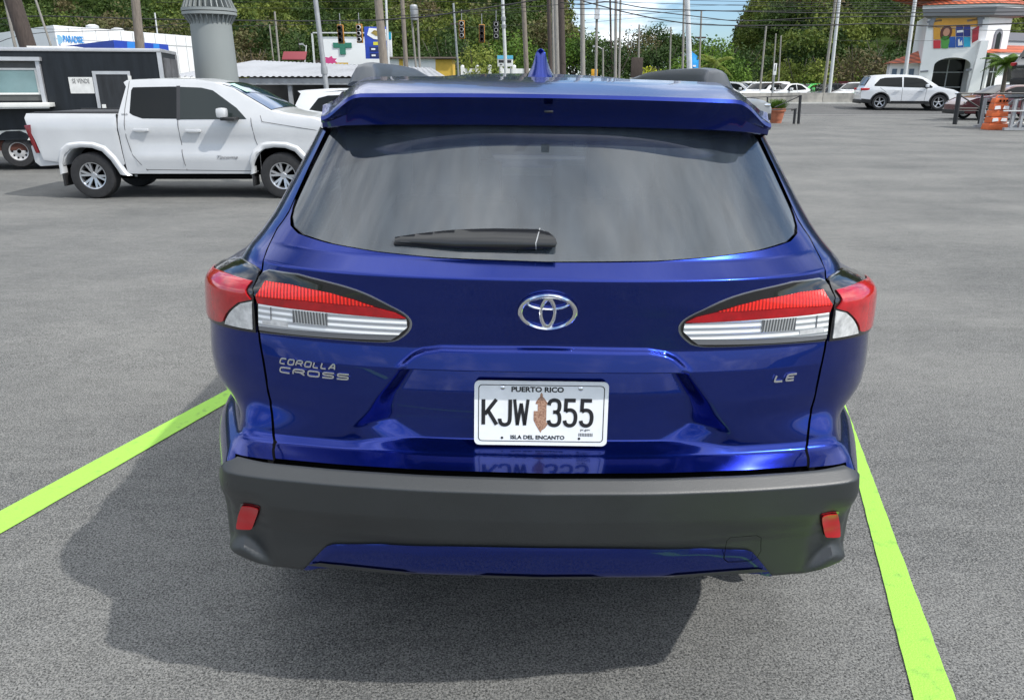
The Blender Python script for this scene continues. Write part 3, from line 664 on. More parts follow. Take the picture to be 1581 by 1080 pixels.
    gar=[(-.017,-.016),(-.017,.006),(-.008,.006),(-.008,.022),(-.0135,.023),(-.011,.030),(-.006,.037),(-.003,.040),(-.003,.045),(0,.050),(.003,.045),(.003,.040),(.006,.037),(.011,.030),(.0155,.023),(.012,.021),(.012,-.020),(.016,-.024),(.010,-.034),(.002,-.040),(0,-.046),(-.004,-.040),(-.010,-.030)]
    b=MB(); b.prism([(u+.0,v) for u,v in gar],.0037,.0040,pf)
    b.build('tower_emblem',mat('tower_print',(.42,.25,.17),.6,col2=(.22,.11,.07),vscale=260,c2pos=(.45,.6)),pl)
    # ---- roof rails, aerial
    RL=mat('roof_rail_grey',(.030,.038,.048),.42,metal=.1,coat=.1)
    for sg in (-1,1):
        V=[];F=[]; K=40
        for i in range(K+1):
            t=i/K; y=.74+2.15*t; hh=.052*min(1,(t/.035)**.5 if t<.035 else 1)*(1 if t<.3 else 1-.45*sst(.3,1,t)); hh*=1-sst(.985,1.0,t)*.8
            zb=float(np.interp(y,[.7,1.0,2.0,2.9],[1.556,1.566,1.572,1.548])); xc=.492+.02*sst(.7,1.3,y)
            if t==0: hh=.012
            for (dx,dz) in ((-.038,0),(-.036,.6),(-.022,.95),(0,1.0),(.020,.9),(.032,.5),(.036,0)): V.append((sg*(xc+dx),y,zb+dz*hh*1.12))
        for i in range(K):
            for j in range(6): F.append((i*7+j,i*7+j+1,(i+1)*7+j+1,(i+1)*7+j))
        F.append(tuple(range(7))); F.append(tuple(K*7+j for j in range(7)))
        mesh('roof_rail',V,F,RL,car,42)
    V=[];F=[]; K=28
    pr=[(0,.005,.042),(.006,.010,.041),(.014,.020,.036),(.024,.030,.029),(.038,.048,.022),(.052,.064,.0175),(.062,.078,.014),(.069,.086,.009),(.072,.092,.003)]
    for (h,y0,w) in pr:
        y1=.17-h*1.35
        for k in range(K):
            a=2*math.pi*k/K; yc=(y0+y1)/2; V.append((w*math.cos(a)*(1 if math.sin(a)<0 else .85),.80+yc+(y1-y0)/2*math.sin(a),1.583+h*1.15))
    for i in range(len(pr)-1):
        for k in range(K): F.append((i*K+k,i*K+(k+1)%K,(i+1)*K+(k+1)%K,(i+1)*K+k))
    F.append(tuple((len(pr)-1)*K+k for k in range(K)))
    mesh('shark_fin_aerial',V,F,P,car,180)
    # ---- wheels, arches, cladding, underside, exhaust
    ax=MB(); ax.box(-.60,.60,.85,4.05,.24,.34); ax.box(-.78,.78,.55,4.2,.50,.53); ax.box(-.62,.62,.13,.56,.50,.53); ax.box(-.68,.68,.26,.56,.46,.49); ax.build('underbody',M_dark,car)  # underside; upper slabs added to stop sunlight leaking into the car's shadow
    b=MB(); b.tube([(.39,.45,.475),(.39,.20,.462)],.028,14,cap=False); b.tube([(.39,.44,.475),(.39,.21,.462)],.024,14); b.build('exhaust_pipe',mat('exhaust',(.03,.028,.026),.5,metal=.6),car,40)
    for yc in (1.02,3.62):
        for sg in (-1,1):
            w=thing('wheel',None,None); w.parent=car; w.location=(sg*.775,yc,.34)
            if sg>0: w.rotation_euler=(0,0,math.pi)
            tyre_rim(w,.34,.225,.225,5)
            V=[];F=[]; K=36
            for i in range(K+1):
                a=R(-22+224*i/K); 
                for (r,dx) in ((.352,-.05),(.358,.012),(.43,.014),(.438,-.004)):
                    y=yc+r*math.cos(a); z=max(.21,.36+r*math.sin(a)); sx=skin(SC+max(-.2,(y-.42-.12)),min(z,1.0))[0]; V.append((sg*(abs(float(sx))+dx),y,z))
            for i in range(K):
                for j in range(3): F.append((i*4+j,i*4+j+1,(i+1)*4+j+1,(i+1)*4+j))
            mesh('arch_cladding',V,F,PL,car,40)
            b=MB(); V=[];F=[]
            for i in range(19):
                a=R(180*i/18)
                for x in (.55,.86): V.append((sg*x,yc+.375*math.cos(a),.34+.375*math.sin(a)))
            for i in range(18): F.append((2*i,2*i+1,2*i+3,2*i+2))
            b.add(V,F); b.box(*sorted((sg*.54,sg*.56)),yc-.38,yc+.38,.25,.72); b.build('arch_liner',M_dark,car)
    # sills, side glass, pillars, mirrors, door lines, handles
    def sf(off): return lambda y,z,t:(off[0]*(abs(float(skin(SC+y-.42-float(np.interp(z,_G1,_V1)),z)[0]))+off[1]+t),y,z)
    for sg in (-1,1):
        patch([(1.36,.22),(3.18,.22),(3.18,.40),(3.10,.44),(1.44,.44),(1.36,.40)],.15,sf((sg,.004)),'sill_cladding',PL,car,40,thick=.012)
        for poly in ([(1.02,1.16),(1.72,1.13),(1.74,1.475),(1.30,1.46),(1.12,1.36)],[(1.78,1.13),(2.78,1.10),(2.80,1.13),(2.35,1.485),(1.79,1.48)],[(.80,1.20),(.98,1.17),(1.06,1.34),(.99,1.40),(.86,1.32)]):
            patch(poly,.12,sf((sg,.004)),'side_window',GS if False else M_glassd,car,180)
        for pts in ([(1.75,.45),(1.76,1.12)],[(2.86,.45),(2.90,1.08)],[(1.10,1.10),(1.20,.90),(1.36,.60)]):
            V=[];F=[]
            for i in range(11):
                t=i/10; y=pts[0][0]+(pts[-1][0]-pts[0][0])*t if len(pts)==2 else float(np.interp(t,[0,.5,1],[p[0] for p in pts])); z=pts[0][1]+(pts[-1][1]-pts[0][1])*t
                V.append(sf((sg,.0015))(y-.003,z,0)); V.append(sf((sg,.0015))(y+.003,z,0))
            for i in range(10): F.append((2*i,2*i+1,2*i+3,2*i+2))
            mesh('door_line',V,F,M_dark,car)
        for y in (1.86,2.72-.9+.95):
            a=abs(float(skin(SC+y-.5,.95)[0])); b=MB(); b.box(*sorted((sg*(a+.012),sg*(a+.035))),y,y+.18,.945,.972); b.build('door_handle',P,car,bev=.006)
        b=MB(); b.box(*sorted((sg*.93,sg*1.06)),2.72,2.80,1.06,1.19); mr=b.build('door_mirror',P,car,bev=.03)
        b=MB(); b.box(*sorted((sg*.945,sg*1.045)),2.712,2.722,1.075,1.175); b.build('mirror_glass',M_chrome,mr,bev=.004)
        b=MB(); b.box(*sorted((sg*.82,sg*.94)),2.74,2.79,1.07,1.10); b.build('mirror_arm',M_black,mr)
    # ---- cabin
    for sg in (-1,1):
        b=MB(); b.box(*sorted((sg*.50,sg*.52)),.55,2.9,1.15,1.50); b.box(*sorted((sg*.60,sg*.62)),.55,3.2,.55,1.15); b.build('side_trim',mat('cabin_trim',(.03,.03,.032),.8),car)
    GR=mat('seat_fabric',(.035,.036,.038),.8); LG=mat('headliner',(.45,.45,.43),.8)
    b=MB(); b.box(-.62,.62,.45,3.3,.50,.56); b.box(-.70,.70,3.05,3.5,.75,1.06); b.build('cabin_floor',GR,car)
    for x0,x1,y,zt in ((-.58,-.05,1.35,1.17),(.05,.58,1.35,1.17),(-.56,-.12,2.25,1.22),(.12,.56,2.25,1.22)):
        b=MB(); b.box(x0,x1,y,y+.14,.6,zt); b.box(x0,x1,y+.1,y+.55,.56,.72); st=b.build('seat',GR,car,bev=.05)
        xm=(x0+x1)/2
        for hx in ((xm,) ): b=MB(); b.box(hx-.12,hx+.12,y+.01,y+.10,zt+.05,zt+.22); b.tube([(hx-.05,y+.06,zt-.05),(hx-.05,y+.06,zt+.1)],.007,6); b.tube([(hx+.05,y+.06,zt-.05),(hx+.05,y+.06,zt+.1)],.007,6); b.build('headrest',GR,st,bev=.02)
    b=MB(); b.lathe([(.17,-.012),(.19,0),(.17,.012),(.155,0),(.17,-.012)],28,'y',(-.34,2.78,1.10)); b.box(-.37,-.31,2.77,2.79,.94,1.26); b.box(-.5,-.18,2.77,2.79,1.07,1.13); b.build('steering_wheel',M_black,car,40)
    b=MB(); b.box(-.09,.09,2.86,2.90,1.38,1.44); b.build('inner_mirror',M_black,car,bev=.01)
    return car
def tyre_rim(w,r,rimr,wd,spokes,style=0,parent_mats=None):
    """wheel centred on its empty, axle along x, outer face towards -x"""
    b=MB(); h=wd/2
    b.lathe([(rimr,h*.80),(rimr+.01,h*.92),(r-.05,h),(r-.018,h*.93),(r-.003,h*.72),(r,h*.3),(r,-h*.3),(r-.003,-h*.72),(r-.018,-h*.93),(r-.05,-h),(rimr+.01,-h*.92),(rimr,-h*.80)],40,'x',cap=False); ty=b.build('tyre',M_tyre,w,40)
    b=MB(); b.lathe([(rimr+.004,-h*.86),(rimr-.012,-h*.82),(rimr-.018,-h*.55),(rimr-.02,h*.6),(.0,h*.6)],40,'x',cap=False)
    b.lathe([(0,-h*.60),(.045,-h*.60),(.062,-h*.5),(.065,-h*.2)],20,'x',cap=False)
    for k in range(spokes):
        a=2*math.pi*k/spokes+.2
        for da in ((-.17,.17) if style else (0,)):
            a0,a1=a+da*.5,a+da; w0,w1=(.016,.020) if style else (.030,.022)
            def pt(rr,aa,off,x): return (x,rr*math.cos(aa)-off*math.sin(aa),rr*math.sin(aa)+off*math.cos(aa))
            V=[pt(.05,a0,-w0,-h*.58),pt(.05,a0,w0,-h*.58),pt(rimr-.01,a1,w1,-h*.74),pt(rimr-.01,a1,-w1,-h*.74),pt(.05,a0,-w0,-h*.2),pt(.05,a0,w0,-h*.2),pt(rimr-.01,a1,w1,-h*.35),pt(rimr-.01,a1,-w1,-h*.35)]
            b.add(V,[(0,1,2,3),(4,7,6,5),(0,3,7,4),(1,5,6,2),(0,4,5,1),(3,2,6,7)])
    rm=b.build('rim',M_alloy,w,30)
    b=MB(); b.lathe([(rimr-.022,h*.1),(0,h*.1)],24,'x',cap=False); b.build('brake_shield',M_dark,rm)
    return w
# ================================================================== other vehicles (local: x forward, y left, z up; near side is -y)
def shell(name,poly,hw,m,parent,step=.14,bev=.03,lat=6,crown=0,smooth=38,y0=0):
    bm=bmesh.new(); vs=[bm.verts.new((p[0],0,p[1])) for p in poly]; bm.faces.new(vs)
    xs=[p[0] for p in poly]; zs=[p[1] for p in poly]
    for ax,a,b in ((0,min(xs),max(xs)),(2,min(zs),max(zs))):
        k=a+step*.5
        while k<b:
            co=[0,0,0]; co[ax]=k; no=[0,0,0]; no[ax]=1
            bmesh.ops.bisect_plane(bm,geom=bm.verts[:]+bm.edges[:]+bm.faces[:],plane_co=co,plane_no=no,dist=1e-5); k+=step
    V=[];F=[]; bv=[v.index for v in bm.verts]; bm.verts.index_update(); n=len(bm.verts)
    P2=[(v.co.x,v.co.z) for v in bm.verts]; FF=[tuple(v.index for v in f.verts) for f in bm.faces]
    BE=[(e.verts[0].index,e.verts[1].index) for e in bm.edges if len(e.link_faces)==1]; bm.free()
    V=[(x,-hw(x,z),z) for x,z in P2]+[(x,hw(x,z),z) for x,z in P2]
    F=FF+[tuple(i+n for i in f)[::-1] for f in FF]
    rings={}
    def rid(i):
        if i not in rings:
            x,z=P2[i]; w=hw(x,z); ids=[i]
            for k in range(1,lat):
                u=-1+2*k/lat; V.append((x,u*w,z+crown*(1-u*u))); ids.append(len(V)-1)
            ids.append(i+n); rings[i]=ids
        return rings[i]
    for a,b in BE:
        A,B=rid(a),rid(b)
        for k in range(lat): F.append((A[k],A[k+1],B[k+1],B[k]))
    bm=bmesh.new(); me=bpy.data.meshes.new('t'); me.from_pydata(V,[],F); bm.from_mesh(me); bpy.data.meshes.remove(me)
    bmesh.ops.recalc_face_normals(bm,faces=bm.faces)
    if bev:
        ed=[e for e in bm.edges if len(e.link_faces)==2 and e.calc_face_angle(0)>R(50) and abs(e.verts[0].co.y)>.3]
        bmesh.ops.bevel(bm,geom=ed,offset=bev,segments=3,affect='EDGES',profile=.5,clamp_overlap=True)
    return frombm(name,bm,m,parent,smooth)
def arc(cx,cz,r,a0,a1,n=12): return [(cx+r*math.cos(R(a0+(a1-a0)*i/n)),cz+r*math.sin(R(a0+(a1-a0)*i/n))) for i in range(n+1)]
def side(poly,hw,sg,off,name,m,parent,thick=0,step=.15,smooth=40):
    return patch(poly,step,lambda x,z,t:(x,sg*(hw(x,z)+off+t),z),name,m,parent,smooth,thick)
def make_vehicle(root,S):
    """S: lower outline pieces, greenhouse outline, windows ... all metres"""
    hw=S['hw']; body=S['paint']; wr=S['wr']; ax=S['axles']; az_=S.get('az',wr); ar=S.get('ar',wr+.07)
    low=S['low']; # clockwise outline top part from tail-bottom over the top to nose-bottom
    z0=S['z0']; a1,a2=ax[1],ax[0]
    def archpts(cx):
        d=max(0,az_-z0); th=math.degrees(math.asin(min(1,max(-1,(z0-az_)/ar)))); return arc(cx,az_,ar,th,180-th)
    poly=list(low)+archpts(a1)+archpts(a2)
    b=shell('body',poly,hw,body,root,bev=S.get('bev',.035),crown=S.get('crown',.0))
    if 'cabin' in S: shell('cabin',S['cabin'],hw,body,root,bev=.04,crown=S.get('roofcrown',.03))
    for sg in (-1,1):
        for i,wp in enumerate(S['win']): side(wp,hw,sg,.006,'window',S.get('glass',M_glassd),root,smooth=180)
        for ln in S.get('lines',[]):
            V=[];F=[];K=12
            for i in range(K+1):
                t=i/K*(len(ln)-1); k=min(int(t),len(ln)-2); u=t-k; x=ln[k][0]*(1-u)+ln[k+1][0]*u; z=ln[k][1]*(1-u)+ln[k+1][1]*u
                dx,dz=ln[k+1][0]-ln[k][0],ln[k+1][1]-ln[k][1]; l=math.hypot(dx,dz); nx,nz=-dz/l*.006,dx/l*.006
                V.append((x+nx,sg*(hw(x,z)+.0025),z+nz)); V.append((x-nx,sg*(hw(x,z)+.0025),z-nz))
            for i in range(K): F.append((2*i,2*i+1,2*i+3,2*i+2))
            mesh('door_line',V,F,S.get('linemat',M_dark),root)
        for hx,hz in S.get('handles',[]):
            bb=MB(); bb.box(hx-.11,hx+.11,*sorted((sg*(hw(hx,hz)+.02),sg*(hw(hx,hz)+.05))),hz-.018,hz+.018); bb.box(hx-.1,hx-.07,*sorted((sg*(hw(hx,hz)-.01),sg*(hw(hx,hz)+.03))),hz-.014,hz+.014); bb.box(hx+.07,hx+.1,*sorted((sg*(hw(hx,hz)-.01),sg*(hw(hx,hz)+.03))),hz-.014,hz+.014); bb.build('door_handle',S.get('handlemat',body),root,bev=.008)
        if 'mirror' in S:
            mx_,mz=S['mirror']; w=hw(mx_,mz); bb=MB(); bb.box(mx_-.09,mx_+.07,*sorted((sg*(w+.06),sg*(w+.26))),mz,mz+.17); mo=bb.build('door_mirror',body,root,bev=.045)
            bb=MB(); bb.box(mx_-.05,mx_+.06,*sorted((sg*(w-.02),sg*(w+.24))),mz-.035,mz+.005); bb.build('mirror_arm',M_black,mo,bev=.01)
        for cx in ax:
            w=thing('wheel',None,None); w.parent=root; w.location=(cx,sg*(hw(cx,az_)-S['ww']/2-.01),wr); w.rotation_euler=(0,0,math.pi/2 if sg<0 else -math.pi/2)
            tyre_rim(w,wr,S['rr'],S['ww'],S.get('spokes',5),S.get('sstyle',0))
            V=[];F=[];K=20; th=math.degrees(math.asin(min(1,max(-1,(z0-az_)/ar))))
            for i in range(K+1):
                a=R(th+(180-2*th)*i/K)
                for y in (hw(cx,az_)-.02,hw(cx,az_)-.42): V.append((cx+(ar+.004)*math.cos(a),sg*y,az_+(ar+.004)*math.sin(a)))
            for i in range(K): F.append((2*i,2*i+1,2*i+3,2*i+2))
            bb=MB(); bb.add(V,F); bb.box(cx-ar,cx+ar,*sorted((sg*(hw(cx,az_)-.40),sg*(hw(cx,az_)-.42))),z0,az_+ar); bb.build('arch_liner',M_dark,root)
            if 'flare' in S:
                fw,fo,fm=S['flare']; V=[];F=[];K=26; t0=S.get('flth',th)
                for i in range(K+1):
                    a=R(t0+(180-2*t0)*i/K)
                    for (r,o) in ((ar-.012,-.05),(ar-.012,fo),(ar+fw*.55,fo),(ar+fw*.9,fo*.35),(ar+fw,-.004)):
                        x,z=cx+r*math.cos(a),az_+r*math.sin(a); V.append((x,sg*(hw(x,min(z,S.get('flzmax',9)))+o),z))
                for i in range(K):
                    for j in range(4): F.append((i*5+j,i*5+j+1,(i+1)*5+j+1,(i+1)*5+j))
                mesh('wheel_flare',V,F,fm,root,40)
        for (nm,poly,off,mt,th_) in S.get('sidebits',[]): side(poly,hw,sg,off,nm,mt,root,th_)
    xb=[p[0] for p in low]; bb=MB(); bb.box(min(xb)+.3,max(xb)-.3,-.62,.62,z0-.02,z0+.2)
    bb.build('underbody',M_dark,root)
    for nm,fn in S.get('extra',[]): fn(root)
def simple_hw(W_,belt,k,nose=None,tail=None,low=.45):
    def hw(x,z):
        w=W_-(max(0,z-belt))*k-.10*max(0,low-z)/.3*.5
        if nose: w-=nose[1]*sst(nose[0]-.9,nose[0],x)**1.5
        if tail: w-=tail[1]*(1-sst(tail[0],tail[0]+.7,x))
        w+=.012*math.exp(-((z-belt+.12)/.06)**2)
        return w
    return hw
# ---- white pickup
def pickup():
    t=thing('pickup_truck','white crew-cab pickup truck seen from its right side, open bed to the left','truck',(-8.30,14.55,-.38))
    Wt=.935
    def hw(x,z):
        w=Wt-max(0,z-1.30)*.34-.02*sst(.75,.42,z)
        w-=.10*sst(4.9,5.5,x)**1.5
        w+=.018*math.exp(-((z-1.22)/.07)**2)
        w-=.035*math.exp(-((z-.92)/.10)**2)*sst(1.7,1.9,x)*sst(4.15,3.8,x)  # hollow along the doors
        w+=.028*sst(.86,.82,z)*sst(.55,.60,z)*sst(1.75,1.9,x)*sst(4.05,3.75,x+(z-.6)*-.9)
        if x<1.62: w-=.02*sst(.6,.0,x)
        return w
    Pw=M_white
    hd=[(1.62,.43),(1.60,.80),(1.585,1.15),(1.60,1.40),(1.66,1.60),(1.74,1.86),(1.70,1.93),(1.76,1.965),(2.3,1.985),(2.9,1.975),(3.25,1.925),(3.55,1.835),(4.20,1.475),(4.36,1.435),(4.9,1.36),(5.28,1.24),(5.36,1.05),(5.38,.70),(5.30,.44)]
    S=dict(hw=hw,paint=Pw,wr=.395,rr=.235,ww=.26,axles=(1.00,4.31),az=.44,ar=.49,z0=.44,low=[(0,0)],win=[],spokes=6,sstyle=1)
    # body outline: bed + cab in two meshes
    bedp=[(.62,.58),(.12,.66),(.06,.95),(.0,1.38),(.02,1.43),(1.57,1.41),(1.56,1.1),(1.59,.60),(1.60,.45)]
    def archp(cx,a0=0): 
        return arc(cx,.44,.49,a0,180-0)
    bed=[(.50,.62),(.20,.66),(.13,.95),(.0,1.36),(.03,1.43),(1.575,1.425),(1.56,1.15),(1.585,.75),(1.60,.60)]+arc(1.00,.44,.48,8,164)
    shell('bed',bed,hw,Pw,t,bev=.02,crown=0)
    cabp=hd+[(4.85,.46)]+arc(4.31,.44,.49,5,175)+[(3.78,.43)]
    shell('cab',cabp,hw,Pw,t,bev=.045,crown=.02)
    bb=MB(); bb.box(.06,1.56,-.84,.84,1.428,1.440); bb.box(.09,1.54,-.74,-.70,1.40,1.455); bb.box(.05,1.56,.86,.90,1.43,1.46); bb.build('bed_rail',M_black,t,bev=.006)
    # rear bumper, mud flap, tail lamp
    bb=MB(); bb.prism([(-.0,.90),(.02,.62),(.10,.55),(.55,.58),(.13,.90)],-.88,.88,lambda u,v,w:(u,w,v)); bb.build('rear_bumper',Pw,t,bev=.02)
    for sg in (-1,1):
        bb=MB(); bb.prism([(-.012,1.24),(.10,1.25),(.08,1.1),(.11,.96),(.15,.78),(.10,.78),(.055,.95),(.02,1.1)],sg*.80,sg*.935,lambda u,v,w:(u,w,v)); bb.build('tail_lamp',mat('truck_tail_lamp',(.16,.008,.012),.15,coat=.8),t,bev=.008)
        bb=MB(); bb.box(.48,.52,*sorted((sg*.66,sg*.93)),.22,.56); bb.build('mud_flap',M_black,t,bev=.008); bb=MB(); bb.box(3.78,3.82,*sorted((sg*.66,sg*.93)),.22,.50); bb.build('mud_flap',M_black,t,bev=.008)
        bb=MB(); bb.box(1.75,3.74,*sorted((sg*.86,sg*.80)),.33,.44); bb.build('sill',M_dark,t,bev=.01)
        # windows
        side([(1.86,1.40),(1.80,1.44),(1.83,1.80),(1.86,1.85),(2.52,1.862),(2.60,1.862),(2.60,1.345),(2.02,1.35)],hw,sg,.004,'window',M_glassd,t,smooth=180)
        side([(2.66,1.335),(2.66,1.858),(3.02,1.845),(3.22,1.80),(3.62,1.52),(3.79,1.34)],hw,sg,.004,'window',mat('front_side_glass',(.018,.025,.025),.05,spec=.4),t,smooth=180)
        side([(2.60,1.33),(2.60,1.875),(2.66,1.875),(2.66,1.33)],hw,sg,.004,'pillar_trim',M_gloss,t)
        for ln in ([(1.80,1.95),(1.72,1.5),(1.70,1.05),(1.76,.75),(1.98,.48)],[(2.62,1.33),(2.62,.9),(2.66,.48)],[(3.86,1.36),(3.90,1.0),(3.97,.75),(3.95,.50)],[(1.95,.50),(3.9,.475)],[(4.02,1.40),(4.05,1.30),(5.2,1.12)]):
            V=[];F=[];K=24
            for i in range(K+1):
                q=i/K*(len(ln)-1); k=min(int(q),len(ln)-2); u=q-k; x=ln[k][0]*(1-u)+ln[k+1][0]*u; z=ln[k][1]*(1-u)+ln[k+1][1]*u
                dx,dz=ln[k+1][0]-ln[k][0],ln[k+1][1]-ln[k][1]; l=math.hypot(dx,dz); nx,nz=-dz/l*.005,dx/l*.005
                V.append((x+nx,sg*(hw(x,z)+.003),z+nz)); V.append((x-nx,sg*(hw(x,z)+.003),z-nz))
            for i in range(K): F.append((2*i,2*i+1,2*i+3,2*i+2))
            mesh('door_line',V,F,mat('panel_gap',(.10,.10,.10),.8) if not bpy.data.materials.get('panel_gap') else bpy.data.materials['panel_gap'],t)
        bb=MB(); bb.prism([(1.575,1.42),(1.60,1.42),(1.585,1.15),(1.605,.75),(1.64,.45),(1.61,.45),(1.58,.75),(1.56,1.15)],sg*.90,sg*.915,lambda u,v,w:(u,w,v)); bb.build('bed_gap',M_dark,t)
        for hx,hz in ((1.98,1.165),(2.87,1.15)):
            w=hw(hx,hz); bb=MB(); bb.box(hx-.13,hx+.13,*sorted((sg*(w+.018),sg*(w+.045))),hz-.022,hz+.022); bb.box(hx-.13,hx-.09,*sorted((sg*(w-.01),sg*(w+.03))),hz-.018,hz+.018); bb.box(hx+.09,hx+.13,*sorted((sg*(w-.01),sg*(w+.03))),hz-.018,hz+.018); bb.build('door_handle',M_chrome if False else Pw,t,bev=.01)
        bb=MB(); w=hw(3.5,1.36); bb.box(3.37,3.52,*sorted((sg*(w+.07),sg*(w+.30))),1.37,1.53); mo=bb.build('door_mirror',Pw,t,bev=.05)
        bb=MB(); bb.box(3.42,3.66,*sorted((sg*(w-.03),sg*(w+.25))),1.325,1.375); bb.build('mirror_arm',M_black,mo,bev=.015)
        for cx in (1.00,4.31):
            wv=thing('wheel',None,None); wv.parent=t; wv.location=(cx,sg*.80,.395); wv.rotation_euler=(0,0,math.pi/2 if sg<0 else -math.pi/2)
            tyre_rim(wv,.395,.225,.26,6,1)
            V=[];F=[];K=24
            for i in range(K+1):
                a=R(-6+(192)*i/K)
                for y in (.93,.45): V.append((cx+.485*math.cos(a),sg*y,.44+.485*math.sin(a)))
            for i in range(K): F.append((2*i,2*i+1,2*i+3,2*i+2))
            bb=MB(); bb.add(V,F); bb.box(cx-.5,cx+.5,*sorted((sg*.45,sg*.43)),.3,.95); bb.build('arch_liner',M_dark,t)
            V=[];F=[]; 
            # squared-off flare: straight legs and flattened top
            o=[(-.545,-.02),(-.53,.22),(-.46,.40),(-.33,.50),(-.1,.525),(.12,.515),(.31,.45),(.46,.28),(.58,.05),(.66,-.04)]
            i_=[(-.478,.0),(-.465,.17),(-.40,.32),(-.28,.41),(-.09,.44),(.10,.43),(.26,.37),(.38,.23),(.47,.05),(.50,-.02)]
            ipt=lambda L_,q:(L_[min(int(q),len(L_)-2)][0]*(1-(q-min(int(q),len(L_)-2)))+L_[min(int(q),len(L_)-2)+1][0]*(q-min(int(q),len(L_)-2)),L_[min(int(q),len(L_)-2)][1]*(1-(q-min(int(q),len(L_)-2)))+L_[min(int(q),len(L_)-2)+1][1]*(q-min(int(q),len(L_)-2)))
            K=36
            for i in range(K+1):
                q=i/K*(len(o)-1)*.99999; a_=ipt(i_,q); c_=ipt(o,q)
                for (m_,of) in ((0,-.10),(0,.030),(.35,.050),(.75,.046),(1.0,.004),(1.25,-.004)):
                    x=cx+a_[0]*(1-m_)+c_[0]*m_; z=.44+a_[1]*(1-m_)+c_[1]*m_; V.append((x,sg*(hw(x,z)+of),z))
            for i in range(K):
                for j in range(5): F.append((i*6+j,i*6+j+1,(i+1)*6+j+1,(i+1)*6+j))
            mesh('wheel_flare',V,F,Pw,t,50)
    # windscreen
    V=[];F=[]
    for i in range(7):
        q=i/6; x=3.33+.86*q; z=float(np.interp(x,[3.25,3.55,4.20],[1.925,1.835,1.475]))+.012
        for j in range(9):
            u=-1+2*j/8; w=hw(x,z)-.055; V.append((x+.008,u*w,z+.022*(1-u*u)))
    for i in range(6):
        for j in range(8): F.append((i*9+j,i*9+j+1,(i+1)*9+j+1,(i+1)*9+j))
    ws=mesh('windshield',V,F,mat('truck_windshield',(.02,.05,.11),.04,coat=1),t,180)
    q0=[(3.44,-.56,1.905),(3.74,-.60,1.775),(3.74,-.34,1.785),(3.44,-.32,1.915)]
    mesh('window_sticker',q0,[(0,1,2,3)],mat('sticker',(.35,.55,.48),.6),ws)
    bb=MB(); bb.box(5.30,5.42,-.86,.86,.46,.86); bb.build('front_bumper',M_black,t,bev=.03)
    bb=MB(); bb.box(5.33,5.40,-.55,.55,.88,1.16); bb.build('grille',M_gloss,t,bev=.02)
    for sg in (-1,1):
        bb=MB(); bb.box(5.22,5.375,*sorted((sg*.60,sg*.86)),.98,1.16); bb.build('headlight',M_chrome,t,bev=.03)
    letters('badge_letters','Tacoma',.36,.055,lambda u,v,w:(3.40+u,-(hw(3.5,.70)+.004+w),.715+v),mat('grey_badge',(.25,.25,.26),.4,metal=.4),t,thick=.004,shear=.5)
    letters('badge_letters','SR5',.10,.03,lambda u,v,w:(1.72+u,-(hw(1.8,1.40)+.004+w),1.42+v),bpy.data.materials['grey_badge'],t,thick=.003)
    bb=MB(); bb.box(.5,5.0,-.45,.45,.36,.52); bb.tube([(.4,0,.42),(1.0,0,.40),(1.0,-.7,.40)],.05,8); bb.tube([(1.0,-.7,.395),(1.0,.7,.395)],.06,8); bb.tube([(4.31,-.7,.395),(4.31,.7,.395)],.05,8); bb.build('underbody',M_dark,t)
    return t
# ---- generic family cars
def lamp(nm,m,x0,x1,sgy,z0,z1): 
    def fn(root):
        for sg in (-1,1):
            bb=MB(); bb.box(x0,x1,*sorted((sg*sgy[0],sg*sgy[1])),z0,z1); bb.build(nm,m,root,bev=min(.03,(z1-z0)*.3))
    return (nm,fn)
def bumperbits(L,W_,zf=(.3,.5)):
    def fn(root):
        bb=MB(); bb.box(-.02,.10,-W_+.06,W_-.06,zf[0],zf[1]); bb.build('rear_bumper',M_black,root,bev=.03)
        bb=MB(); bb.box(L-.12,L+.015,-W_+.14,W_-.14,zf[0]-.05,zf[1]-.02); bb.build('front_bumper',M_black,root,bev=.03)
    return ('bumpers',fn)
def wind(z0,x0,z1,x1,hw,m=None,name='windshield',dx=.02,dz=.02):
    def fn(root):
        V=[];F=[]
        for i in range(7):
            q=i/6; x=x0+(x1-x0)*q; z=z0+(z1-z0)*q
            for j in range(9):
                u=-1+2*j/8; V.append((x+dx,u*(hw(x,z)-.10),z+dz+.03*(1-u*u)))
        for i in range(6):
            for j in range(8): F.append((i*9+j,i*9+j+1,(i+1)*9+j+1,(i+1)*9+j))
        mesh(name,V,F,m or M_glassd,root,180)
    return (name,fn)
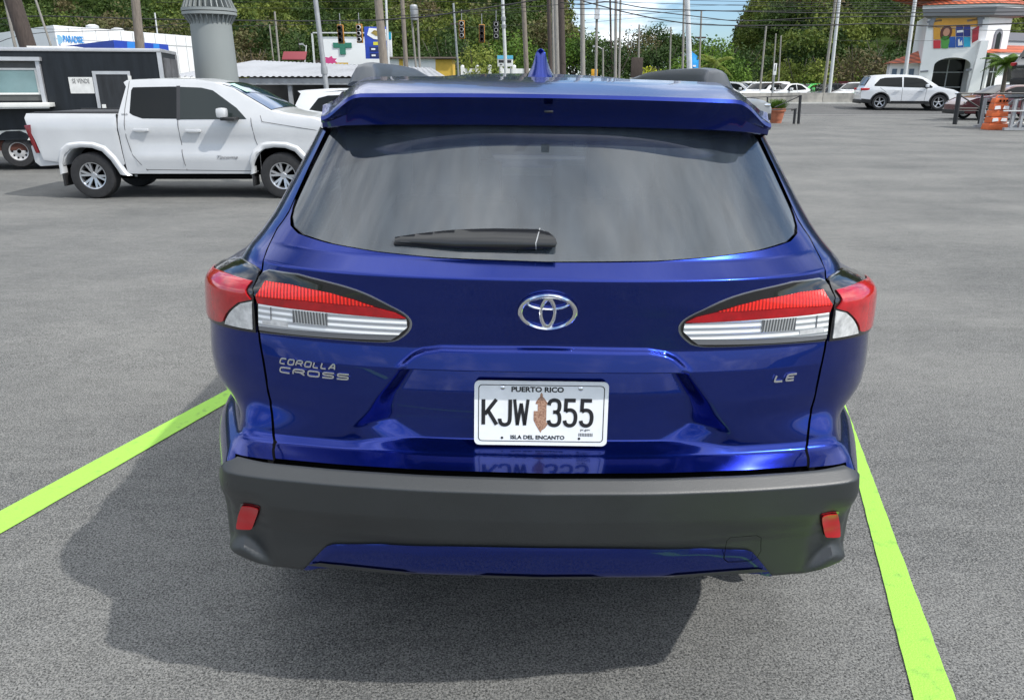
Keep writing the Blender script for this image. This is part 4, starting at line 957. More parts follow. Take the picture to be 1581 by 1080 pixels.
def suv_spec(paint,L=4.83,H_=1.78,W_=.98,wr=.38,clad=True,lampm=None,rr=.25):
    k=H_/1.78; l=L/4.83
    X=lambda x:x*l
    Z=lambda z:z*k
    hw=simple_hw(W_,Z(1.08),.30,nose=(L,.16),tail=(0,.07))
    low=[(X(.55),.32),(X(.06),.36),(X(.0),.70),(X(.03),Z(1.0)),(X(.12),Z(1.12)),(X(.22),Z(1.30)),(X(.42),Z(1.66)),(X(.34),Z(1.72)),(X(.55),Z(1.745)),(X(1.2),Z(1.78)),(X(2.1),Z(1.77)),(X(2.75),Z(1.71)),(X(3.1),Z(1.58)),(X(3.68),Z(1.19)),(X(3.9),Z(1.13)),(X(4.45),Z(1.02)),(X(4.72),Z(.90)),(X(4.82),Z(.74)),(X(4.83),.50),(X(4.70),.34),(X(4.5),.32)]
    wins=[[(X(.62),Z(1.20)),(X(.60),Z(1.26)),(X(.86),Z(1.56)),(X(1.1),Z(1.62)),(X(1.92),Z(1.65)),(X(1.96),Z(1.14))],[(X(2.02),Z(1.14)),(X(2.0),Z(1.65)),(X(2.6),Z(1.62)),(X(2.92),Z(1.54)),(X(3.42),Z(1.16)),(X(3.38),Z(1.11))]]
    S=dict(hw=hw,paint=paint,wr=wr,rr=rr,ww=.24,axles=(X(.98),X(3.82)),az=wr+.02,ar=wr+.065,z0=.32,low=low,win=wins,lines=[[(X(1.98),Z(1.12)),(X(2.0),.42)],[(X(3.15),Z(1.10)),(X(3.1),.42)],[(X(.9),Z(1.12)),(X(1.25),.85)]],handles=[(X(1.75),Z(.98)),(X(2.85),Z(.96))],mirror=(X(3.12),Z(1.13)),spokes=5,
      extra=[lamp('tail_lamp',M_red,-.02,X(.42),(W_-.22,W_+.004-.03),Z(.98),Z(1.10)),lamp('headlight',M_chrome,X(4.42),X(4.76),(W_-.36,W_-.10),Z(.80),Z(.90)),bumperbits(L,W_),wind(Z(1.60),X(3.06),Z(1.20),X(3.66),hw),wind(Z(1.60),X(.36),Z(1.22),X(.16),hw,name='rear_window',dx=-.02)])
    if clad:
        S['flare']=(.05,.016,M_black); S['sidebits']=[('sill_cladding',[(X(1.45),.30),(X(3.34),.30),(X(3.30),.44),(X(1.50),.44)],.004,M_black,.012),('bumper_cladding',[(X(.06),.36),(X(.52),.32),(X(.54),.50),(X(.06),.55)],.004,M_black,.01),('bumper_cladding',[(X(4.3),.32),(X(4.62),.33),(X(4.66),.50),(X(4.32),.46)],.004,M_black,.01)]
    return S
def sedan_spec(paint,L=4.6,H_=1.44,W_=.90,wr=.33,rr=.22):
    l=L/4.6;k=H_/1.44; X=lambda x:x*l; Z=lambda z:z*k
    hw=simple_hw(W_,Z(.92),.42,nose=(L,.18),tail=(0,.12))
    low=[(X(.5),.26),(X(.08),.30),(X(.0),.55),(X(.04),Z(.93)),(X(.12),Z(1.02)),(X(.62),Z(1.07)),(X(1.35),Z(1.38)),(X(1.9),Z(1.44)),(X(2.5),Z(1.42)),(X(2.95),Z(1.28)),(X(3.5),Z(1.0)),(X(4.1),Z(.90)),(X(4.45),Z(.76)),(X(4.58),Z(.62)),(X(4.58),.38),(X(4.4),.26)]
    wins=[[(X(.98),Z(1.02)),(X(1.02),Z(1.10)),(X(1.45),Z(1.32)),(X(1.96),Z(1.365)),(X(2.02),Z(.98))],[(X(2.08),Z(.98)),(X(2.04),Z(1.365)),(X(2.5),Z(1.345)),(X(2.86),Z(1.235)),(X(3.25),Z(1.0))]]
    return dict(hw=hw,paint=paint,wr=wr,rr=rr,ww=.21,axles=(X(.95),X(3.65)),az=wr+.01,ar=wr+.05,z0=.26,low=low,win=wins,lines=[[(X(2.05),Z(.97)),(X(2.1),.32)],[(X(3.1),Z(.97)),(X(3.05),.32)]],handles=[(X(1.85),Z(.84)),(X(2.85),Z(.82))],mirror=(X(2.95),Z(.98)),spokes=5,sstyle=1,
      extra=[lamp('tail_lamp',M_red,-.01,X(.22),(W_-.30,W_-.10),Z(.76),Z(.90)),lamp('headlight',M_chrome,X(4.15),X(4.50),(W_-.32,W_-.16),Z(.62),Z(.74)),bumperbits(L,W_,(.28,.42)),wind(Z(1.35),X(2.78),Z(1.03),X(3.42),hw),wind(Z(1.33),X(1.22),Z(1.10),X(.72),hw,name='rear_window',dx=-.01)])
def hatch_spec(paint,L=4.35,H_=1.52,W_=.90):
    S=suv_spec(paint,L,H_,W_,.33,False,rr=.215); return S
def vehicle(name,label,cat,loc,rz,spec,group=None,tilt=0):
    t=thing(name,label,cat,loc,rz,group); make_vehicle(t,spec)
    if tilt: t.rotation_euler=(0,tilt,rz)
    return t
# ================================================================== the place
def adopt(o,root): o.parent=root; o.location=tuple(-c for c in root.location); return o
def hillz(x,y):
    a=x/max(y,1); gap=sst(.015,.075,a)*(1-sst(.272,.335,a)); k=1-gap
    return (1-sst(218,330,y))*k*(46*sst(96,205,y)+3*math.sin(x*.05)*sst(100,140,y)+2.2*math.sin(x*.13+y*.07)*sst(100,130,y))
def sheet(name,xs,ys,zf,m,kind='structure'):
    V=[(x,y,zf(x,y)) for y in ys for x in xs]; n=len(xs); F=[(j*n+i,j*n+i+1,(j+1)*n+i+1,(j+1)*n+i) for j in range(len(ys)-1) for i in range(n-1)]
    o=mesh(name,V,F,m,None,180); tag(o,kind=kind); return o
def fr(a,b,s): 
    n=max(1,round((b-a)/s)); return [a+(b-a)*i/n for i in range(n+1)]
M_lot=asphalt('lot_asphalt',(.082,.084,.085),(.146,.146,.142))
M_road=asphalt('road_asphalt',(.075,.076,.078),(.10,.10,.10))
sheet('parking_lot',fr(-60,60,1.5),fr(-15,3,3)+fr(3,38,1)[1:],gz,M_lot)
sheet('road',fr(-90,90,1.5),fr(38,47.5,1),gz,M_road)
sheet('ground',fr(-400,-92,14)+fr(-90,90,3)+fr(92,400,14),fr(-60,-15,15)+fr(-13,47,4)+fr(48,96,4)+fr(98,210,5)+fr(220,900,60),lambda x,y: (gz(x,y)-.12 if y<47 else gz(x,y)*(1-sst(47,56,y))-.12*(1-sst(47,48,y))-.1*(y>47))+hillz(x,y),mat('rough_grass',(.022,.042,.010),1.0,spec=.05,col2=(.045,.065,.018),vscale=.6))
# painted markings
M_lime=mat('lime_paint',(.30,.58,.07),.7,col2=(.17,.33,.06),c2pos=(.56,.76),vscale=22,bump=.35,bscale=160,detail=8)
def marking(name,pts,m,z=.005,label=None,cat=None,edge=.0012,kind=None):
    V=[];F=[]; rr=random.Random(3); L=0
    (a0,a1),(b0,b1)=pts; n=max(2,int(math.dist(a0,a1)/.05))
    for i in range(n+1):
        t=i/n; p=Vector(a0).lerp(Vector(a1),t); q=Vector(b0).lerp(Vector(b1),t); d=(q-p).normalized()
        p=p+d*rr.uniform(-edge,edge); q=q+d*rr.uniform(-edge,edge)
        for s in (p,q): V.append((s.x,s.y,gz(s.x,s.y)+z))
    for i in range(n): F.append((2*i,2*i+1,2*i+3,2*i+2))
    o=mesh(name,V,F,m); tag(o,label,cat,kind=kind); return o
def gp(px,py,z=0):
    dep=TH-math.atan((540-py)/FPX); y=(CH-z)/math.tan(dep); d=y*math.cos(TH)+(CH-z)*math.sin(TH); return ((px-790.5)/FPX*d,y)
def ext(a,b,k0,k1):
    a,b=Vector(a),Vector(b); return tuple(a+(a-b)*k0),tuple(b+(b-a)*k1)
marking('parking_line',(ext(gp(0,790),gp(333,612),.55,.75),ext(gp(0,825),gp(333,633),.55,.75)),M_lime,label='lime green parking line slanting across the asphalt left of the blue car',cat='parking line')
marking('parking_line',(ext(gp(1410,1080),gp(1301,655),.75,1.3),ext(gp(1475,1080),gp(1316,655),.75,1.3)),M_lime,label='lime green parking line beside the right flank of the blue car',cat='parking line')
marking('parking_line',(((-3.6,-2.7),(.2,-1.55)),((-3.6,-2.8),(.2,-1.65))),M_lime,label='lime green parking line behind the viewer',cat='parking line')
M_wp=mat('worn_white_paint',(.42,.42,.40),.7,col2=(.16,.16,.16),vscale=5,c2pos=(.5,.75))
marking('lane_marking',(((-60,38.5),(60,38.5)),((-60,38.68),(60,38.68))),M_wp,z=.012,kind='structure')
marking('lane_marking',(((20.6,27.9),(22.6,27.9)),((20.6,28.1),(22.6,28.1))),M_wp,z=.008,kind='structure')
marking('lane_marking',(((18.8,30.9),(21.8,30.9)),((18.5,32.0),(22.6,32.0))),mat('pale_concrete_patch',(.42,.41,.38),.9,var=.2,vscale=3),z=.010,kind='structure',edge=.08)
# concrete barrier along the road
def barrier():
    t=thing('concrete_barrier','long grey stained concrete barrier along the far side of the road','barrier',(0,47.2,gz(20,47.2)))
    y0=47.2
    for i in range(26):
        x0=3+i*3.02; b=MB(); b.prism([(-.30,0),(-.28,.10),(-.14,.30),(-.10,.72),(.10,.72),(.14,.30),(.28,.10),(.30,0)],x0,x0+3.0,lambda u,v,w:(w,y0+u,gz(20,y0)+v-.15)); o=b.build('barrier_segment',M_conc_b,None,bev=.015); adopt(o,t)
    b=MB(); b.box(3,81,y0-.42,y0-.30,gz(20,y0)-.1,gz(20,y0)+.06); adopt(b.build('barrier_foot',mat('pale_kerb',(.5,.5,.47),.8,var=.15,vscale=2),None),t)
M_conc_b=mat('barrier_concrete',(.30,.29,.26),.9,col2=(.12,.12,.115),vscale=1.6,c2pos=(.42,.72),detail=9,stretch=(1,1,.5))
barrier()
# ------------------------------------------------------------------ foliage
def leafmat(name,c1,c2,sc=.35,c3=None):
    m=mat(name,c1,.75,col2=c2,vscale=sc,c2pos=(.38,.62),spec=.25); t=m.node_tree; b=t.nodes['Principled BSDF']; o=[n for n in t.nodes if n.type=='OUTPUT_MATERIAL'][0]
    g=t.nodes.new('ShaderNodeNewGeometry'); rp_=t.nodes.new('ShaderNodeMapRange'); rp_.inputs[3].default_value=.75; rp_.inputs[4].default_value=1.28
    t.links.new(g.outputs['Random Per Island'],rp_.inputs[0]); src=b.inputs['Base Color'].links[0].from_socket
    mu=t.nodes.new('ShaderNodeVectorMath'); mu.operation='SCALE'; t.links.new(src,mu.inputs[0]); t.links.new(rp_.outputs[0],mu.inputs['Scale']); t.links.new(mu.outputs[0],b.inputs['Base Color'])
    tr=t.nodes.new('ShaderNodeBsdfTranslucent'); t.links.new(mu.outputs[0],tr.inputs[0]); mx_=t.nodes.new('ShaderNodeMixShader'); mx_.inputs[0].default_value=.25
    t.links.new(b.outputs[0],mx_.inputs[1]); t.links.new(tr.outputs[0],mx_.inputs[2]); t.links.new(mx_.outputs[0],o.inputs[0]); return m
def leaves(rs,C,Rr,n,size,squash=.8,shellf=.55):
    """n leaf sprays spread through lobes of one crown"""
    k=rs.integers(7,12); th=rs.uniform(0,2*np.pi,k); ph=rs.uniform(-.35,1,k); lr=rs.uniform(.38,.62,k)*Rr
    cc=np.stack([np.cos(th)*np.sqrt(1-np.clip(ph,-1,.95)**2),np.sin(th)*np.sqrt(1-np.clip(ph,-1,.95)**2),ph*squash],1)*Rr*.62+C
    w=rs.integers(0,k,n); d=rs.normal(size=(n,3)); d/=np.linalg.norm(d,axis=1)[:,None]; d[:,2]=np.where(d[:,2]<-.3,-d[:,2],d[:,2])
    r=lr[w]*(shellf+(1-shellf)*rs.random(n)**.6)*(1+.18*np.sin(d[:,0]*7+w)*np.cos(d[:,1]*6)); p=cc[w]+d*r[:,None]
    nn=d+rs.normal(size=(n,3))*.65; nn/=np.linalg.norm(nn,axis=1)[:,None]
    a=np.cross(nn,rs.normal(size=(n,3))); a/=np.linalg.norm(a,axis=1)[:,None]; b=np.cross(nn,a); s=size*rs.uniform(.6,1.5,n)[:,None]
    q=np.stack([p-a*s-b*s*.5,p+a*s*.2-b*s*.75,p+a*s+b*s*.3,p-a*s*.2+b*s*.8],1)
    return q.reshape(-1,3)
def quadmesh(name,Q,m,parent=None,matidx=None):
    n=len(Q)//4; me=bpy.data.meshes.new(name); me.vertices.add(n*4); me.loops.add(n*4); me.polygons.add(n)
    me.vertices.foreach_set('co',Q.astype(np.float32).ravel()); me.loops.foreach_set('vertex_index',np.arange(n*4,dtype=np.int32)); me.polygons.foreach_set('loop_start',np.arange(0,n*4,4,dtype=np.int32)); me.polygons.foreach_set('loop_total',np.full(n,4,dtype=np.int32)); me.update(calc_edges=True)
    return finish(name,me,m,parent)
def forest():
    rs=np.random.default_rng(11); A=[];B=[];D=[]
    y=100.0
    while y<222:
        x=-y*1.5
        while x<y*1.45:
            px,py=x+rs.uniform(-1.8,1.8),y+rs.uniform(-2,2); a=px/py; far_=abs(a)>.80
            h=hillz(px,py)
            if h>1.0 or not(.045<a<.30):
                r=rs.uniform(2.3,4.6); c=np.array([px,py,h+r*.75+rs.uniform(.3,2.2)]); k=rs.random()
                (A if k<.52 else B if k<.90 else D).append(leaves(rs,c,r,int((760 if not far_ else 110)*(r/3.4)**2),(.105+.0006*y)*(1 if not far_ else 2.8),.85,.6))
            x+=(4.7+y*.006)*(.5 if (.22<a<.37 or .0<a<.085) else 1)
        y+=4.6
    for L,nm,m in ((A,'forest',leafmat('leaf_dark',(.022,.048,.010),(.062,.098,.018),.12)),(B,'forest',leafmat('leaf_mid',(.058,.092,.015),(.145,.175,.032),.15)),(D,'forest',leafmat('leaf_dry',(.13,.10,.05),(.10,.12,.04),.2))):
        o=quadmesh(nm,np.concatenate(L),m); tag(o,{'leaf_dark':'dark green dense woodland covering the hills behind the yard','leaf_mid':'brighter yellowish green treetops scattered over the wooded hills','leaf_dry':'brownish half-bare treetops scattered over the wooded hills'}[m.name],'woodland',kind='stuff')
forest()
M_lg=leafmat('leaf_fresh',(.045,.10,.012),(.12,.20,.025),.5); M_ly=leafmat('leaf_yellowish',(.10,.14,.02),(.22,.25,.05),.6); M_ld=leafmat('leaf_deep',(.018,.042,.010),(.05,.085,.018),.4); M_lb=leafmat('leaf_brownish',(.13,.10,.055),(.08,.09,.03),.5); M_bark=mat('bark',(.10,.085,.065),.9,var=.3,vscale=5)
def tree(label,px,ptop,Y,r,m,seed,name='tree',cat='tree',n=900,ls=.16,zb=None,squash=.85,sparse=.5,group=None):
    rs=np.random.default_rng(seed); x,zt=at(px,ptop,Y); z0=gz(x,Y) if Y<47 else hillz(x,Y)-.1
    if zb is not None: z0=zb
    t=thing(name,label,cat,(x,Y,z0),group=group); c=np.array([0,0,zt-z0-r*1.08]); n=int(n*2.2); ls=ls*.62
    quadmesh('crown',leaves(rs,c,r,n,ls,squash,sparse),m,t)
    b=MB(); hz=max(.6,zt-z0-r*1.1); b.tube([(0,0,-.2),(.08*r,0,hz*.5),(0,.05,hz)],max(.08,r*.055),8,r1=max(.05,r*.035))
    for k in range(5):
        a=k*1.3+seed; b.tube([(0,0,hz*.8),(math.cos(a)*r*.3,math.sin(a)*r*.3,hz+r*.4),(math.cos(a)*r*.55,math.sin(a)*r*.55,hz+r*.9)],max(.04,r*.025),6,r1=.02)
    b.build('trunk',M_bark,t,40)
    return t
T=[('round yellow-green tree on a dark trunk behind the barrier',1240,78,60,2.6,M_ly,1,1800,.13,.5),
('bright green tree behind the small palm',1098,54,72,4.4,M_lg,2,2600,.17,.5),
('deep green tree between the small palm and the leaning poles',1140,62,78,4.2,M_ld,3,1600,.18,.5),
('brownish sparse tree right of the tall double pole',1330,68,76,4.6,M_lb,4,1500,.18,.45),
('olive tree filling the gap behind the double pole',1290,84,80,3.8,M_ly,5,1400,.18,.5),
('green tree left of the pale building',1385,60,84,5.6,M_ld,6,2000,.2,.5),
('light green bushy tree above the yellow shop wall',732,66,66,3.6,M_ly,7,1900,.15,.5),
('dark green tree behind the hanging traffic lights',690,44,74,4.2,M_ld,8,1900,.17,.5),
('green tree above the blue-topped sign',780,50,84,4.8,M_lg,9,1700,.19,.5),
('brown dry tree over the white building roof',150,15,84,4.6,M_lb,10,1500,.19,.4),
('pale brown feathery tree on the skyline',970,37,88,4.0,M_lb,12,1500,.17,.3),
('dark pointed tree on the skyline right of the brown tree',1012,33,90,3.3,M_ld,13,1500,.17,.5),
('dark tree on the skyline near the tall white pole',1042,41,92,3.0,M_ld,14,1200,.17,.4),
('low green tree under the skyline beside the slim posts',925,46,86,4.0,M_ld,15,1600,.18,.5),
('mid green tree behind the blue banner',1072,54,94,4.0,M_ld,16,1500,.18,.5),
('olive tree under the skyline behind the wooden board',950,58,80,3.6,M_ld,17,1500,.17,.5),
('dark green tree behind the yellow shrub',1020,60,82,3.8,M_ld,18,1500,.17,.5),
('light green tree behind the thick dark poles',886,42,88,4.2,M_lg,19,1600,.18,.5),
('brown leafless shrub beside the grey column',385,66,58,2.0,M_lb,20,700,.12,.2),
('dark green tree left behind the pharmacy roof',468,44,84,5.0,M_ld,21,1800,.19,.5)]
for (lb,px,pt,Y,r,m,sd,n,ls,sp_) in T: tree(lb,px,pt,Y,r,m,sd,n=n,ls=ls,sparse=sp_)
tree('bright yellow shrub beside the wooden board',1004,98,60,1.3,leafmat('leaf_yellow',(.30,.34,.02),(.45,.45,.04),.8),31,name='shrub',cat='shrub',n=900,ls=.09,squash=.6)
# grass bank behind the far cars
rs_=np.random.default_rng(5); Q=[]
pts=np.stack([rs_.uniform(14,60,9000),rs_.uniform(63,80,9000)],1); zz_=.15+rs_.random(9000)*.9
p=np.stack([pts[:,0],pts[:,1],zz_],1); a=rs_.normal(size=(9000,3))*.16; b=rs_.normal(size=(9000,3))*.10; b[:,2]+=.2
o=quadmesh('undergrowth',np.stack([p-a-b,p+a-b,p+a*.5+b,p-a*.5+b],1).reshape(-1,3),M_lg); tag(o,'long green grass and weeds behind the row of far cars','grass',kind='stuff')
# palms
def palm(label,px,ptop,Y,h,m,seed,n=15,fl=1.8):
    rs=random.Random(seed); x,zt=at(px,ptop,Y); z0=gz(x,Y) if Y<47 else 0; t=thing('palm_tree',label,'palm',(x,Y,z0)); H_=zt-z0-fl*.35
    b=MB(); b.tube([(0,0,-.1),(.06,0,H_*.5),(.02,0,H_)],.11,8,r1=.07); b.build('trunk',M_bark,t,40)
    V=[];F=[]
    for k in range(n):
        a=k*2.399+rs.uniform(-.2,.2); up=rs.uniform(.15,1.2); L=fl*rs.uniform(.8,1.15); pr=None
        for i in range(11):
            s=i/10; r=L*s*math.cos(up*.6); z=H_+L*(math.sin(up)*s-.75*s*s*(1.3-up*.5)); c=Vector((.02+r*math.cos(a),r*math.sin(a),z)); tv=Vector((-math.sin(a),math.cos(a),0))
            if i>0:
                dirv=(c-pr).normalized(); w=.42*fl/1.8*math.sin(math.pi*min(1,s*.9+.12))
                for sg in (-1,1):
                    for q in (0,.5):
                        c0=pr.lerp(c,q); tip=c0+tv*sg*w+dirv*w*.6-Vector((0,0,w*.45)); k0=len(V); V+= [c0,c0+dirv*.07,tip]; F.append((k0,k0+1,k0+2))
            pr=c
    mesh('fronds',V,F,m,t); return t
palm('palm tree with green drooping fronds in front of the tiled wing',1557,84,33,3,M_lg,3,18,1.15)
palm('small yellowish palm left of the row of far cars',1105,86,56,3,M_ly,5,16,1.7)
# ------------------------------------------------------------------ utility poles
def pole(label,x0,y0,x1,y1,Y,w,m,arms=(),cat='utility pole',name='utility_pole',extend=True,base=None,group=None,taper=.85):
    ax_,az_=at(x0,y0,Y); bx,bz=at(x1,y1,Y); d=Vector((ax_-bx,0,az_-bz)); L=d.length; d/=L
    zg=gz(bx,Y) if Y<47 else 0
    if base is not None: zg=base
    foot=Vector((bx,Y,bz))-d*((bz-zg)/d.z); top=Vector((ax_,Y,az_))+ (d*2.5 if (y0<=1 and extend) else Vector((0,0,0)))
    t=thing(name,label,cat,tuple(foot),group=group); r=w*Y/FPX/2; b=MB(); tv=top-foot; b.tube([(0,0,-.1),tuple(tv*.5),tuple(tv)],r*1.04,12,r1=r*taper); b.build('shaft',m,t,40)
    for (f_,wd,kind) in arms:
        p=tv*f_
        b=MB()
        if kind=='arm': b.box(p.x-wd/2,p.x+wd/2,-.05,.05,p.z-.05,p.z+.05); nm='crossarm'; mm=M_woodd
        elif kind=='can': b.lathe([(0,p.z-.45),(.2,p.z-.45),(.22,p.z-.4),(.22,p.z+.3),(.16,p.z+.4),(0,p.z+.42)],14,'z',(p.x+wd,-.3,0)); b.tube([(p.x,0,p.z),(p.x+wd,-.3,p.z)],.04,6); nm='transformer'; mm=M_galv
        elif kind=='lamp': b.tube([(p.x,0,p.z),(p.x+wd*.7,0,p.z+.25),(p.x+wd,0,p.z+.22)],.035,6); b.box(p.x+wd-.25*(1 if wd>0 else -1)-.25,p.x+wd+.3,-.12,.12,p.z+.14,p.z+.26); nm='lamp_arm'; mm=M_galv
        elif kind=='band': b.lathe([(r*1.25,p.z-.12),(r*1.35,p.z),(r*1.25,p.z+.12)],12,'z',(p.x,0,0)); nm='collar'; mm=M_galv
        elif kind=='box': b.box(p.x-.14,p.x+.14,-.25,-.02,p.z-.3,p.z+.3); nm='meter_box'; mm=M_white
        b.build(nm,mm,t,30)
    return t
M_wg=mat('grey_wood',(.26,.245,.22),.85,var=.25,vscale=5,stretch=(5,5,.6)); M_wh=mat('pale_pole',(.55,.56,.56),.6,var=.08)
PL_=[('wide dark brown leaning pole rising behind the black trailer',20,0,42,68,24,23,M_woodd,()),
('pale slim pole leaning beside the wide brown pole',8,0,23,70,25,4.5,M_wg,()),
('thin grey guy post slanting above the black trailer',55,0,79,72,23,3.2,M_wg,()),
('weathered wooden pole rising behind the trailer roof near the blue canopy',209,0,216,72,26,13,M_wood,()),
('thin white post behind the white building vents',239,20,243,52,64,2.2,M_wh,()),
('grey steel lamp post standing in front of the carport',487,0,503,128,27,7.5,M_galv,((.33,0,'band'),)),
('thick wooden pole right of the blue price sign',584,0,593,102,38,12.5,M_wood,((.93,1.0,'can'),)),
('pale pole close against the thick wooden pole',596,0,600,102,40,3.5,M_wh,()),
('slim brown wooden pole left of the transformer pole',621,0,627,102,44,6.5,M_wood,()),
('pole carrying cable boxes left of the yellow shop wall',634,8,641,90,50,3.2,M_wg,((.93,.2,'can'),)),
('short pale concrete post beside the cable boxes pole',644,13,648,104,50,3.4,M_wg,()),
('light blue-grey post left of the first traffic light',700,5,707,105,58,3.2,M_galv,((.8,.6,'arm'),)),
('thin grey post above the green cross building',424,18,431,92,62,3,M_wg,()),
('small thin grey post beside the post above the carport',416,38,422,92,64,2,M_wg,()),
('white pole rising behind the blue-topped sign',776,0,780,88,56,5,M_wh,((.6,0,'band'),(.55,0,'band'))),
('brownish grey wooden pole left of the roof aerial',808,0,813,110,48,7,M_wood,()),
('dark wooden pole leftmost of the cluster behind the aerial',847,0,850,112,46,6,M_woodd,()),
('slim grey pole squeezed inside the cluster of dark poles',853,0,855,112,50,3.5,M_wg,()),
('pale wide pole in the middle of the dark cluster',858,0,861,112,42,7.5,M_wg,((.9,.5,'arm'),)),
('darkest and thickest pole of the cluster right of the aerial',866,0,869,112,38,9.5,M_woodd,()),
('grey wooden pole alone right of the dark cluster',899,0,900,112,42,7,M_wg,((.93,0,'band'),)),
('slim pole with a white meter box above the yellow sign',922,0,920,108,50,4,M_wg,((.62,0,'box'),)),
('thin pole high against the sky left of the twin lamp poles',942,0,943,50,80,3,M_woodd,()),
('left one of the two poles with lamps in the sky gap',951,0,950,118,46,4.5,M_wg,((.7,-.5,'lamp'),)),
('right one of the two poles with lamps in the sky gap',958,0,956,118,47,3.2,M_wg,((.7,.6,'lamp'),)),
('short grey post behind the wooden board',987,38,986,90,60,3,M_wg,()),
('thin post under the skyline left of the white pole',1036,42,1034,110,66,2.5,M_wg,((.35,.9,'arm'),)),
('thin grey pole just left of the tall white pole',1056,0,1054,108,48,3.4,M_wg,()),
('tall white pole beside the blue banner',1061,0,1065,112,36,8,M_wh,()),
('thin pole with a short arm right of the blue banner',1083,16,1080,100,54,3,M_wg,((.72,-.7,'arm'),)),
('leaning grey pole left of the small white sign',1183,40,1175,123,56,3,M_wg,()),
('thin pole behind the small white sign',1198,52,1193,124,56,2.2,M_wg,((.3,1.2,'arm'),)),
('thin pole just right of the small white sign',1206,55,1202,126,57,2.2,M_wg,()),
('left shaft of the tall double pole above the far cars',1290,0,1273,130,52,4.2,M_wg,()),
('right shaft of the tall double pole above the far cars',1296,0,1282,130,50,4.8,M_wh,((.55,.4,'arm'),)),
('tall pale pole leaning in front of the wooded hill by the tiled building',1413,0,1397,118,50,5.5,M_wh,())]
for a in PL_: pole(*a)
pole('small street lamp post right of the meter box pole',931,74,931,112,56,3,M_wg,((.97,-.7,'lamp'),),cat='street lamp',name='street_lamp')
pole('small curved street lamp above the carport roof',473,70,471,92,62,2,M_wh,((.97,-.5,'lamp'),),cat='street lamp',name='street_lamp')
# wires
M_wire=mat('cable',(.02,.02,.022),.7)
WL=[([(-60,112),(0,62),(60,50),(190,47),(300,34)],30,.012,'cable sagging low over the roof of the white building at left'),
([(-60,36),(50,24),(200,29),(300,31),(480,33),(590,31)],33,.022,'thick cable running from the brown pole to the thick wooden pole'),
([(-60,28),(60,46),(160,44),(290,42),(480,38),(600,31)],34,.009,'thin cable just under the thick left cable'),
([(590,31),(660,26),(720,17),(780,8),(850,-3)],36,.028,'thick black cable bundle rising over the traffic lights'),
([(600,25),(680,22),(760,16),(850,8),(900,6)],40,.014,'thin cable below the rising bundle'),
([(240,4),(480,3),(700,2),(850,12)],46,.010,'faint upper cable across the left half'),
([(640,14),(760,24),(860,13)],44,.009,'slack cable right of the cable boxes'),
([(865,4),(900,8),(940,2),(1000,14),(1100,17),(1290,21),(1640,18)],33,.020,'dark cable crossing the sky gap at mid height'),
([(865,13),(930,14),(1000,17),(1070,25),(1140,34),(1290,26),(1640,24)],34,.018,'dark cable drooping right of the white pole'),
([(900,2),(960,18),(1010,29),(1070,38),(1140,40),(1290,39),(1350,36),(1440,41),(1520,38),(1640,34)],32,.022,'lowest thick cable over the far cars'),
([(870,0),(1060,7),(1300,12),(1640,10)],38,.012,'thin cable above the skyline'),
([(1060,1),(1290,5),(1640,2)],40,.011,'uppermost thin cable at right'),
([(1270,62),(1350,64),(1440,63)],44,.008,'faint thin cable in front of the wooded hill'),
([(1000,33),(1080,36),(1180,44),(1290,45)],42,.008,'thin grey cable just above the skyline trees'),
([(1440,41),(1500,47),(1640,48)],34,.010,'thin cable in front of the mural'),
([(870,22),(960,24),(1060,17),(1290,16),(1640,12)],37,.010,'thin cable crossing the pale sky behind the meter box'),
([(900,36),(1000,26),(1100,31),(1290,33)],43,.008,'faint cable just above the brown skyline tree'),
([(1060,10),(1170,6),(1290,8),(1640,5)],45,.009,'second thin cable from the top at right'),
([(300,12),(590,14),(850,18)],41,.008,'thin cable across the hill above the grey column'),
([(590,52),(700,44),(780,40),(900,34)],52,.010,'thin span cable above the hanging traffic lights')]
for pts,Y,r,lb in WL:
    P3=[]; 
    for a,c in zip(pts,pts[1:]):
        for i in range(6): t=i/6; x,z=at(a[0]+(c[0]-a[0])*t,a[1]+(c[1]-a[1])*t,Y); P3.append((x,Y,z))
    x,z=at(*pts[-1],Y); P3.append((x,Y,z))
    # smooth the run
    for _ in range(3): P3=[P3[0]]+[tuple((P3[i-1][k]+2*P3[i][k]+P3[i+1][k])/4 for k in range(3)) for i in range(1,len(P3)-1)]+[P3[-1]]
    b=MB(); b.tube(P3,r,5); tag(b.build('overhead_cable',M_wire,None,180),lb,'cable','overhead cables')
